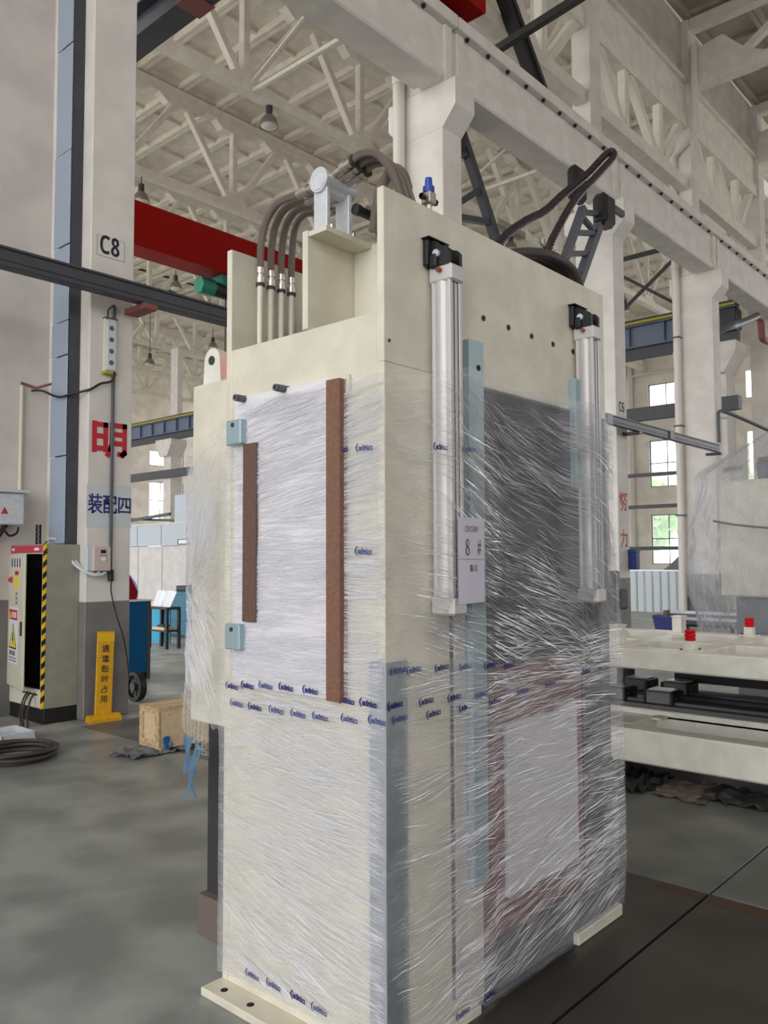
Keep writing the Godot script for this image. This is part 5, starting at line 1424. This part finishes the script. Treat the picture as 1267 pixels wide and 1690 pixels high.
# ---------- right of the machine ----------
func right_side() -> void:
	# lower bed
	var t := thing("machine_bed", "lower cream welded machine bed with linear rails, under the other bed", "machine bed", Vector3(0, 0, 0))
	var z0 := -3.5
	var z1 := 1.0
	part("front_beam", MB.new().box(Vector3(5.6, 0.145, z0), Vector3(5.78, 0.38, z1), 0.012), M.cream_glossy, t)
	part("end_beam", bx(5.78, 7.3, 0.145, 0.38, z0, z0 + 0.77, 0.012), M.cream_glossy, t)
	part("inner_web", bx(6.2, 6.22, 0.145, 0.38, z0 + 0.42, z1), M.cream_glossy, t)
	part("pocket_floor", bx(5.78, 6.2, 0.145, 0.16, z0 + 0.75, z1), M.cream_glossy, t)
	part("rail_seat", bx(6.2, 7.3, 0.36, 0.42, z0, z1, 0.006), M.cream_glossy, t)
	for x: float in [6.26, 6.8]:
		part("linear_rail", MB.new().box(Vector3(x, 0.42, z0), Vector3(x + 0.26, 0.45, z1), 0.004).box(Vector3(x + 0.05, 0.45, z0), Vector3(x + 0.21, 0.48, z1), 0.006), M.rail_grey, t)
	part("corner_block", bx(6.05, 6.2, 0.375, 0.39, -2.7, -2.62, 0.002), M.cream, t)
	for k in 5: part("seat_screw", MB.new().cyl(Vector3(6.31, 0.42, -2.9 + 0.4 * k), Vector3(6.31, 0.425, -2.9 + 0.4 * k), 0.012, 10), M.galvanised, t)
	part("support_block", bx(5.8, 7.1, 0, 0.145, z0 + 0.1, z0 + 0.3, 0.005), M.steel_black, t)
	part("support_block", bx(5.8, 7.1, 0, 0.145, 0.3, 0.5, 0.005), M.steel_black, t)
	var blocks := [[6.28, -2.86, "grey linear carriage on the near rail, second from the machine"], [6.28, -3.25, "grey linear carriage on the near rail closest to the wrapped machine"], [6.82, -3.3, "grey linear carriage on the far rail closest to the wrapped machine"], [6.82, -2.95, "grey linear carriage on the far rail, farther from the machine"]]
	for q: Array in blocks:
		var b := thing("linear_carriage", q[2], "carriage", Vector3(q[0], 0.452, q[1]))
		part("body", bx(0.0, 0.22, 0.0, 0.1, 0.02, 0.22, 0.01), M.block_grey, b)
		part("top_pad", bx(0.03, 0.19, 0.1, 0.108, 0.025, 0.215, 0.003), M.galvanised, b)
		for s: float in [0.0, 0.22]: part("end_seal", bx(0.0, 0.22, -0.002, 0.095, s, s + 0.022, 0.006), M.steel_black, b)
		part("seal_screw", MB.new().cyl(Vector3(0.05, 0.05, 0.242), Vector3(0.05, 0.05, 0.247), 0.012, 8).cyl(Vector3(0.17, 0.05, 0.242), Vector3(0.17, 0.05, 0.247), 0.012, 8), M.steel_grey, b)
	# upper bed
	var u := thing("upper_bed", "upper cream welded frame with square posts, stacked above the rails", "machine frame", Vector3.ZERO)
	part("front_beam", bx(5.6, 5.78, 0.805, 0.95, z0, z1, 0.012), M.cream_glossy, u)
	part("rear_beam", bx(7.05, 7.25, 0.805, 0.95, z0, z1, 0.012), M.cream_glossy, u)
	part("middle_beam", bx(6.35, 6.5, 0.83, 0.945, z0, z1, 0.01), M.cream_glossy, u)
	for z: float in [z0, -2.9, -2.32, -1.3, -0.3]: part("cross_beam", bx(5.78, 7.05, 0.81, 0.948, z, z + 0.16, 0.01), M.cream_glossy, u)
	part("underside_plate", bx(5.7, 7.1, 0.795, 0.806, z0 + 0.05, z1), M.steel_black, u)
	part("rear_apron", bx(7.12, 7.14, 0.52, 0.8, -2.95, z1), M.steel_black, u)
	for q: Array in [[5.86, z0 + 0.02], [7.1, z0 + 0.02], [5.86, 0.6], [7.1, 0.6]]: part("stand", bx(q[0], q[0] + 0.12, 0.42 if q[0] > 6.0 else 0.38, 0.806, q[1], q[1] + 0.12, 0.004), M.steel_black, u)
	var plain := [[5.78, -2.82], [6.98, -2.84]]
	for q: Array in plain:
		var p := part("square_post", bx(q[0] - 0.055, q[0] + 0.055, 0.962, 1.095, q[1] - 0.04, q[1] + 0.04, 0.004), M.cream_glossy, u)
		part("post_flange", bx(q[0] - 0.09, q[0] + 0.09, 0.948, 0.962, q[1] - 0.065, q[1] + 0.065, 0.003), M.cream_glossy, p)
		part("post_cap", bx(q[0] - 0.062, q[0] + 0.062, 1.09, 1.102, q[1] - 0.047, q[1] + 0.047, 0.003), M.cream_glossy, p)
	var red := [[5.68, -2.235, "red ribbed plug on the post nearest the frame's front edge"], [7.1, -2.3, "red ribbed plug on the rear post of the upper frame"]]
	for q: Array in red:
		var p := part("round_post", MB.new().box(Vector3(q[0] - 0.04, 0.96, q[1] - 0.035), Vector3(q[0] + 0.04, 1.025, q[1] + 0.035), 0.006), M.cream_glossy, u)
		part("post_flange", bx(q[0] - 0.075, q[0] + 0.075, 0.948, 0.962, q[1] - 0.06, q[1] + 0.06, 0.003), M.cream_glossy, p)
		for s: Array in [[0.05, 0.045], [-0.05, -0.045]]: part("flange_screw", MB.new().cyl(Vector3(q[0] + s[0], 0.962, q[1] + s[1]), Vector3(q[0] + s[0], 0.972, q[1] + s[1]), 0.008, 8), M.machine_dark, p)
		var pg := thing("red_plug", q[2], "plug", Vector3(q[0], 1.025, q[1]))
		part("body", MB.new().lathe(PackedVector2Array([Vector2(0.03, 0), Vector2(0.036, 0.004), Vector2(0.036, 0.018), Vector2(0.031, 0.022), Vector2(0.031, 0.026), Vector2(0.037, 0.03), Vector2(0.037, 0.046), Vector2(0.031, 0.05), Vector2(0.031, 0.053), Vector2(0.037, 0.057), Vector2(0.036, 0.07), Vector2(0.03, 0.075), Vector2(0.001, 0.076)]), Transform3D.IDENTITY, 24), M.red_paint, pg)
	# rubbish under the beds
	var r := [[5.62, -2.62, 0.55, 0.32, "crumpled black plastic on the floor below the lower bed", "steel_black", 0.06], [5.66, -2.25, 0.5, 0.36, "flat torn cardboard on the floor below the lower bed", "cardboard", 0.02], [5.7, -1.9, 0.4, 0.5, "black sheet spread under the bed at the right edge", "machine_dark", 0.03]]
	for i in r.size():
		var q: Array = r[i]
		var o := thing(["plastic_scrap", "cardboard_scrap", "plastic_scrap"][i], q[4], ["plastic", "cardboard", "plastic"][i], Vector3(q[0], 0.0, q[1]))
		part("scrap", crumple(q[2], q[3], q[6], 11 + i), M[q[5]], o)
	# machine under a translucent dust sheet
	var w := thing("covered_machine", "cream machine with dark base standing under a translucent dust sheet", "machine", Vector3(9.0, 0, -3.2))
	part("body", bx(0, 1.8, 1.18, 2.42, 0, 2.4, 0.02), M.cream, w)
	part("base", bx(0.15, 1.8, 0.12, 1.18, 0.1, 2.4, 0.02), M.tarp_grey, w)
	part("plinth", bx(0.1, 1.85, 0, 0.12, 0.05, 2.45, 0.01), M.steel_black, w)
	part("motor", MB.new().cyl(Vector3(0.3, 2.55, 0.35), Vector3(0.3, 2.55, 0.8), 0.13, 18), M.steel_grey, w)
	part("motor", bx(0.2, 0.5, 2.42, 2.72, 1.0, 1.5, 0.03), M.machine_dark, w)
	part("mast", bx(0.6, 0.75, 2.42, 3.3, 1.1, 1.25, 0.01), M.cream, w)
	var ds := thing("dust_sheet", "translucent grey plastic dust sheet draped over the machine at right", "dust sheet", Vector3.ZERO)
	var f := FastNoiseLite.new()
	f.seed = 8
	f.frequency = 1.0
	f.fractal_octaves = 3
	part("sheet", MB.new().surf(func(i: float, j: float) -> Vector3:
		# i runs round the plan from the right end of the front to the back of the left side, j up from the hem to the peak
		var p: Vector3
		if i < 0.5: p = Vector3(8.86, 0, lerpf(-0.4, -3.28, i / 0.5))
		elif i < 0.6: p = Vector3(8.86, 0, -3.28).lerp(Vector3(9.0, 0, -3.42), (i - 0.5) / 0.1)
		else: p = Vector3(9.0, 0, -3.42).lerp(Vector3(11.0, 0, -3.42), (i - 0.6) / 0.4)
		var peak := Vector3(9.75, 3.45, -1.9)
		var y := lerpf(0.55, 2.5, minf(j / 0.72, 1.0))
		var k := smoothstep(0.72, 1.0, j)
		var bulge := 0.12 * sin(PI * clampf((y - 0.7) / 1.6, 0, 1))
		var fold := 0.06 * f.get_noise_2d(i * 26.0, j * 3.0 + 4.0) + 0.03 * f.get_noise_2d(i * 60.0, j * 8.0)
		var out := Vector3(-1, 0, 0) if i < 0.5 else Vector3(-0.3, 0, -1)
		p += out * (bulge + fold)
		p.y = y
		if j > 0.72: p = p.lerp(Vector3(lerpf(p.x, peak.x, 0.9), peak.y, lerpf(p.z, peak.z, 0.9)), (j - 0.72) / 0.28 )
		return p, 120, 70, Vector2(7, 4)), M.dust_sheet, ds)
	var tw := MB.new().tube(curve([Vector3(8.70, 1.98, -3.15), Vector3(8.66, 1.93, -2.9), Vector3(8.66, 1.88, -2.5), Vector3(8.66, 1.84, -2.1), Vector3(8.68, 1.83, -1.6)]), 0.012, 6)
	part("tie_cord", tw, M.tarp_grey, ds)
	# trolley with bar stock, and a small dark crate beside it
	var tr := thing("bar_trolley", "low dark trolley loaded with pale bars beyond the cream frames", "trolley", Vector3(14, 0, -5.95))
	part("deck", bx(0, 0.8, 0.42, 0.46, 0.05, 1.2, 0.005), M.steel_black, tr)
	for q: Array in [[0.05, 0.1], [0.05, 1.1], [0.7, 0.1], [0.7, 1.1]]: part("leg", bx(q[0], q[0] + 0.05, 0, 0.42, q[1], q[1] + 0.05), M.steel_black, tr)
	for k in 4: part("bar", bx(-0.05 + 0.12 * k, 0.02 + 0.12 * k, 0.46 + 0.03 * k, 0.53 + 0.045 * k, -0.02, 1.3, 0.006), M.galvanised if k % 2 else M.rail_grey, tr)
	part("end_stop", bx(-0.02, 0.12, 0.46, 0.68, -0.02, 0.05, 0.006), M.cardboard, tr)
	var bb := thing("blue_bin", "dark blue sloping parts bin beyond the cream frames", "bin", Vector3(13.3, 0.0, -5.85))
	part("bin", MB.new().prism(PackedVector2Array([Vector2(0.04, 0.38), Vector2(0.36, 0.38), Vector2(0.3, 0.6), Vector2(-0.02, 0.64)]), 0.3, Transform3D(Basis(Vector3.BACK, Vector3.UP, Vector3.LEFT), Vector3(0.3, 0, 0))), M.valve_blue if false else M.ink_blue, bb)
	part("stand", bx(0.05, 0.25, 0.0, 0.38, 0.1, 0.3, 0.005), M.steel_black, bb)
	# things by the third column
	var ub := thing("blue_box", "small dark blue box hung on the column past the machine", "box", Vector3(16.05, 1.35, -7.74))
	part("case", bx(0.35, 0.55, 0.0, 0.4, 0.0, 0.18, 0.02), M.ink_blue, ub)
	part("lid", bx(0.34, 0.56, 0.36, 0.42, -0.0, 0.19, 0.01), M.machine_blue, ub)
	var dm := thing("drill_stand", "dark upright machine standing at the foot of the third column", "machine", Vector3(14.65, 0, -7.3))
	part("post", bx(0, 0.22, 0.08, 1.35, -0.12, 0.12, 0.03), M.steel_black, dm)
	part("base", bx(-0.1, 0.4, 0, 0.1, -0.2, 0.2, 0.02), M.steel_grey, dm)
	part("head", bx(0.15, 0.5, 0.6, 1.0, -0.1, 0.15, 0.04), M.machine_dark, dm)
	lattices()

func lattices() -> void:
	# ladder-like jib standing on the column past the machine
	var t := thing("lattice_jib", "dark grey ladder-like steel jib in front of the column past the machine", "jib", Vector3(0, 0, -7.45))
	var a0 := Vector3(15.05, 8.6, 0)
	var a1 := Vector3(13.94, 6.845, 0)
	var b0 := Vector3(14.15, 8.35, 0)
	var b1 := Vector3(13.1, 6.6, 0)
	var ext := (a1 - a0).normalized() * 0.9
	part("side_rail", MB.new().bar(a0, a1 + ext, 0.14, 0.16, Vector3.BACK), M.steel_grey, t)
	part("side_rail", MB.new().bar(b0, b1 + ext, 0.12, 0.14, Vector3.BACK), M.steel_grey, t)
	for k in 5:
		var q := 0.06 + 0.28 * k
		part("rung", MB.new().bar(a0.lerp(a1, q), b0.lerp(b1, q), 0.09, 0.1, Vector3.BACK), M.steel_grey, t)
	part("brace", MB.new().bar(a0.lerp(a1, 0.34), b0.lerp(b1, 0.1), 0.08, 0.1, Vector3.BACK), M.steel_grey, t)
	part("column_arm", bx(15.1, 15.992, 8.75, 8.88, -0.1, 0.0, 0.01), M.steel_grey, t)
	part("head_block", bx(14.72, 15.2, 8.2, 8.85, -0.12, 0.2, 0.08), M.steel_black, t)
	part("head_block", bx(13.85, 14.3, 8.45, 9.15, -0.2, 0.05, 0.08), M.steel_black, t)
	# mast seen between the column behind the machine and the crane beam
	var m := thing("lattice_mast", "dark green steel lattice mast leaning behind the crane beam", "mast", Vector3(0, 0, -8.33))
	var p0 := Vector3(11.32, 9.2, 0)
	var p1 := Vector3(12.7, 7.1, 0)
	var sh := Vector3(-1.0, -0.4, 0)
	part("side_rail", MB.new().bar(p0, p1, 0.15, 0.15, Vector3.BACK), M.steel_dark, m)
	part("side_rail", MB.new().bar(p0 + sh, p1 + sh, 0.13, 0.13, Vector3.BACK), M.steel_dark, m)
	for k in 4:
		var q := 0.22 + 0.24 * k
		part("rung", MB.new().bar(p0.lerp(p1, q), p0.lerp(p1, q + (0.1 if k % 2 else -0.08)) + sh, 0.1, 0.11, Vector3.BACK), M.steel_dark, m)
	part("head_plate", bx(11.15, 11.46, 8.7, 9.3, -0.1, 0.085, 0.03), M.steel_black, m)
	# boom and strut above the crane beam
	var b := thing("steel_boom", "dark steel boom leaning above the crane beam at the top", "boom", Vector3(0, 0, -8.15))
	part("boom", MB.new().bar(Vector3(12.1, 12.6, 0), Vector3(14.0, 10.49, 0), 0.26, 0.22, Vector3.BACK), M.steel_black, b)
	part("boom_flange", MB.new().bar(Vector3(12.16, 12.66, 0.12), Vector3(14.06, 10.55, 0.12), 0.1, 0.04, Vector3.BACK), M.machine_dark, b)
	part("cross_strut", MB.new().bar(Vector3(12.45, 11.02, -0.35), Vector3(12.45, 11.32, 2.2), 0.13, 0.13), M.machine_dark, b)
	# grey pipe with red elbow at the right edge
	var g := thing("vent_pipe", "grey pipe with a dark red elbow below the crane beam at right", "pipe", Vector3(0, 0, -7.6))
	part("pipe", MB.new().tube(curve([Vector3(22.2, 7.6, -0.3), Vector3(22.6, 7.85, 0.0), Vector3(23.13, 8.01, 0.0), Vector3(24.42, 8.45, 0.0), Vector3(24.9, 8.64, 0.0)]), 0.1, 12), M.steel_grey, g)
	part("elbow", MB.new().tube(curve([Vector3(24.9, 8.64, 0.0), Vector3(25.2, 8.6, 0.0), Vector3(25.28, 8.36, 0.0), Vector3(25.30, 8.16, 0.0), Vector3(25.45, 8.05, 0.0), Vector3(26.4, 8.1, 0.0)]), 0.1, 12), M.maroon, g)
	var hp := thing("hook_pipe", "bent grey pipe frame on the column behind the dust-sheeted machine", "pipe", Vector3(0, 0, -7.55))
	part("pipe", MB.new().tube(curve([Vector3(21.4, 4.55, 0), Vector3(21.4, 5.2, 0), Vector3(21.5, 5.36, 0), Vector3(21.8, 5.36, 0.1), Vector3(23.2, 5.1, 0.5), Vector3(25.0, 4.8, 0.9)], 8), 0.045, 10), M.steel_grey, hp)
	part("pipe", MB.new().tube(curve([Vector3(21.55, 4.55, 0), Vector3(21.55, 5.1, 0), Vector3(21.62, 5.2, 0), Vector3(21.8, 5.22, 0.1)], 6), 0.035, 10), M.plastic_white, hp)

# ---------- beyond the column row ----------
func far_things() -> void:
	# white corrugated partition before the windows, tarps behind it
	var t := thing("panel_partition", "low white corrugated sheet partition in front of the end windows", "partition", Vector3(23.5, 0, -11.3))
	for k in 9:
		part("panel", MB.new().prism(PackedVector2Array([Vector2(0.01, 0), Vector2(0.04, 0.03), Vector2(0.2, 0.03), Vector2(0.235, 0.0), Vector2(0.235, -0.02), Vector2(0.01, -0.02)]), 1.2, Transform3D(Basis(Vector3.BACK, Vector3.LEFT, Vector3.UP), Vector3(0, 0.0, 0.245 * k))), M.partition_white, t)
	part("top_rail", bx(-0.04, 0.04, 1.2, 1.24, 0, 2.2), M.galvanised, t)
	var tp := thing("tarp_heap", "peaked grey tarpaulin over goods behind the white partition", "tarpaulin", Vector3(24.75, 0, -10.1))
	part("tarp", MB.new().surf(func(i: float, j: float) -> Vector3:
		var r := (1.0 - j)
		var a := i * TAU
		return Vector3(cos(a) * r * 0.9, lerpf(0.9, 2.05, pow(j, 1.4)) + 0.08 * sin(a * 5.0) * r, sin(a) * r * 0.85 + j * 0.45), 40, 16, Vector2.ONE, true), M.tarp_grey, tp)
	part("goods", bx(-0.7, 0.7, 0, 0.95, -0.7, 0.7, 0.03), M.tarp_grey, tp)
	var tq := thing("tarp_heap", "low grey tarpaulin heap left of the peaked one behind the partition", "tarpaulin", Vector3(24.6, 0, -11.75))
	part("tarp", MB.new().surf(func(i: float, j: float) -> Vector3:
		var r := (1.0 - j)
		var a := i * TAU
		return Vector3(cos(a) * r * 0.7, lerpf(0.8, 1.45, sqrt(j)) + 0.05 * sin(a * 4.0) * r, sin(a) * r * 0.6), 32, 12, Vector2.ONE, true), M.tarp_grey, tq)
	part("goods", bx(-0.5, 0.5, 0, 0.82, -0.45, 0.45, 0.03), M.tarp_grey, tq)
	# booth with panel walls
	var b := thing("panel_booth", "large pale panel-walled booth in the far hall behind the benches", "booth", Vector3(16, 0, -27.5))
	for k in 5: part("wall_panel", bx(0, 0.08, 0, 2.06, 0.02 + 1.5 * k, 1.49 + 1.5 * k, 0.008), M.booth_grey, b)
	for k in 5: part("fascia_panel", bx(-0.05, 0.08, 2.07, 2.78, 0.02 + 1.5 * k, 1.49 + 1.5 * k, 0.008), M.booth_blue, b)
	part("roof", bx(-0.05, 4, 2.78, 2.86, 0, 7.5, 0.01), M.booth_grey, b)
	var sw := part("strip_window", bx(-0.07, -0.05, 2.1, 2.28, 4.0, 5.3), M.steel_grey, b)
	for k in 2: part("pane", bx(-0.075, -0.07, 2.13, 2.25, 4.08 + 0.6 * k, 4.6 + 0.6 * k), M.sign_white, sw)
	var ubx := thing("roof_unit", "pale blue plant unit standing on the booth roof", "plant unit", Vector3(16.2, 2.86, -24.1))
	part("case", bx(0, 1.2, 0, 0.95, 0, 1.6, 0.02), M.booth_blue, ubx)
	part("rib", bx(-0.02, 0, 0, 0.95, 0.78, 0.82), M.booth_grey, ubx)
	var rb := thing("roof_bars", "dark green bars lying along the booth roof", "bars", Vector3(16.1, 2.86, -27.4))
	part("bar", MB.new().bar(Vector3(0, 0.12, 0), Vector3(0, 0.3, 3.2), 0.08, 0.1), M.steel_dark, rb)
	part("bar", MB.new().bar(Vector3(0.2, 0.25, 0), Vector3(0.2, 0.08, 3.2), 0.06, 0.08), M.steel_dark, rb)
	# blue machine by the lettered column
	var m := thing("blue_machine", "dark blue sheet metal machine standing behind the lettered column", "machine", Vector3(5.5, 0, -10.4))
	part("body", bx(0, 0.73, 0.08, 1.04, 0, 0.6, 0.015), M.machine_blue, m)
	part("top_plate", bx(-0.02, 0.75, 1.04, 1.06, -0.02, 0.62, 0.005), M.sign_white, m)
	part("corner_strip", bx(0.68, 0.735, 0.0, 1.04, 0.56, 0.605, 0.004), M.steel_dark, m)
	part("plinth", bx(0.03, 0.7, 0, 0.08, 0.03, 0.57), M.steel_black, m)
	var wh := thing("spoked_wheel", "dark spoked wheel on the floor beside the lettered column's foot", "wheel", Vector3(5.15, 0.0, -8.38))
	part("tyre", MB.new().ring(Vector3(-0.04, 0.165, 0), Vector3.RIGHT, 0.165, 0.125, 0.08, 28), M.rubber, wh)
	part("hub", MB.new().cyl(Vector3(-0.05, 0.165, 0), Vector3(0.05, 0.165, 0), 0.05, 16), M.steel_grey, wh)
	for k in 8:
		var a := TAU * k / 8.0
		part("spoke", MB.new().bar(Vector3(0, 0.165 + sin(a) * 0.04, cos(a) * 0.04), Vector3(0, 0.165 + sin(a) * 0.13, cos(a) * 0.13), 0.04, 0.025, Vector3.RIGHT), M.cardboard, wh)
	var rd := thing("red_cover", "dark red panel under a light blue cloth on the blue machine", "cover", Vector3(5.7, 1.06, -10.2))
	part("red_panel", MB.new().prism(PackedVector2Array([Vector2(-0.3, 0), Vector2(0.4, 0), Vector2(0.42, 0.1), Vector2(0.28, 0.34), Vector2(-0.3, 0.36)]), 0.1, Transform3D(Basis.IDENTITY, Vector3(0.04, 0, 0.1))), M.red_dark, rd)
	part("blue_cloth", MB.new().surf(func(i: float, j: float) -> Vector3:
		var a := PI * 0.5 * i
		return Vector3(-0.25 + 0.78 * sin(a), 0.02 + 0.5 * pow(cos(a), 0.8) + 0.01 * sin(i * 14.0), lerpf(-0.3, 0.09, j) + 0.012 * sin(i * 17.0)), 24, 8, Vector2.ONE), M.cloth_blue, rd)
	# bench with boards, teal cabinet
	var bn := thing("work_bench", "small dark workbench with a lower shelf in the far hall", "workbench", Vector3(8.4, 0, -13.3))
	part("bench_top", bx(0, 0.3, 0.7, 0.745, 0, 0.6, 0.005), M.steel_black, bn)
	for q: Array in [[0.0, 0.0], [0.0, 0.55], [0.25, 0.0], [0.25, 0.55]]: part("leg", bx(q[0], q[0] + 0.05, 0, 0.7, q[1], q[1] + 0.05), M.steel_black, bn)
	part("shelf", bx(0.02, 0.28, 0.3, 0.33, 0.03, 0.57), M.steel_black, bn)
	part("cyan_back", bx(0.3, 0.33, 0.05, 0.72, -0.42, 0.25, 0.004), M.cyan_panel, bn)
	var pb := thing("plywood_offcut", "pale plywood offcut lying on the lower bench shelf", "board", Vector3(8.43, 0.33, -13.2))
	part("board", bx(0, 0.22, 0, 0.05, 0, 0.38, 0.004), M.plywood, pb)
	part("tools", bx(0.03, 0.18, 0.05, 0.09, 0.1, 0.3, 0.01), M.machine_dark, pb)
	for k in 2:
		var wbd := thing("white_board", ["white board leaning at a slant on the workbench, left one", "white board leaning at a slant on the workbench, right one"][k], "board", Vector3(8.5, 0.745, -13.26 + 0.3 * k))
		part("board", MB.new().prism(PackedVector2Array([Vector2(-0.06, 0.0), Vector2(0.1, 0.0), Vector2(0.3, 0.3), Vector2(0.12, 0.3)]), 0.02, Transform3D(Basis(Vector3.BACK, Vector3.UP, Vector3.LEFT), Vector3(0.02, 0, 0))), M.sign_white, wbd)
		part("board_edge", MB.new().prism(PackedVector2Array([Vector2(0.1, 0.0), Vector2(0.22, 0.0), Vector2(0.42, 0.28), Vector2(0.3, 0.3)]), 0.02, Transform3D(Basis(Vector3.BACK, Vector3.UP, Vector3.LEFT), Vector3(0.02, 0, 0))), M.galvanised, wbd)
	var tc := thing("teal_cabinet", "dark teal sheet metal cabinet in the far hall beside the workbench", "cabinet", Vector3(9.8, 0, -14.75))
	part("body", bx(0, 0.8, 0.05, 0.95, 0, 1.4, 0.02), M.machine_teal, tc)
	part("door", bx(-0.02, 0, 0.35, 0.88, 0.2, 1.3, 0.006), M.machine_teal, tc)
	part("top_tray", bx(0.1, 0.7, 0.95, 1.06, 0.1, 1.2, 0.02), M.machine_dark, tc)
	part("plinth", bx(0.03, 0.77, 0, 0.05, 0.03, 1.37), M.steel_black, tc)
	# trees outside the windows
	var spots := [[58.0, -20.5, "pale leafy tree outside, behind the window over the white partition"], [58.5, -26.5, "pale leafy tree outside, next along behind the machine"], [58.5, -14.5, "pale leafy tree outside, behind the column with the downpipe"], [40.5, -68.5, "pale leafy tree outside the end-wall window left of the machine"], [47.0, -68.5, "pale leafy tree outside the end wall, behind the machine's edge"]]
	for q: Array in spots:
		var tr := thing("tree", q[2], "tree", Vector3(q[0], 0, q[1]))
		var cr := MB.new()
		for i in 900:
			var d := Vector3(rng.randfn(), rng.randfn(), rng.randfn()).normalized() * pow(rng.randf(), 0.4)
			var c := Vector3(d.x * 2.2, 5.2 + d.y * 3.4, d.z * 2.8)
			var a := Vector3(rng.randfn(), rng.randfn(), rng.randfn()).normalized() * 0.5
			var b2 := a.cross(Vector3(rng.randfn(), 1, rng.randfn())).normalized() * 0.35
			cr.quad(c - a, c - b2, c + a, c + b2)
		part("crown", cr, M.foliage, tr, "stuff")
		part("trunk", MB.new().cyl(Vector3(0, 0, 0), Vector3(0, 4.0, 0), 0.16, 10, 0.1), M.cardboard, tr)
	var yd := Node3D.new()
	yd.name = "ground"
	add_child(yd)
	tag(yd, "grey paved yard outside the far windows", "yard", "", "structure")
	part("paving", bx(50.4, 66, -0.2, -0.02, -76, -8.6), M.dado_paint, yd)
	part("paving", bx(-6, 50.4, -0.2, -0.02, -76, -61.5), M.dado_paint, yd)
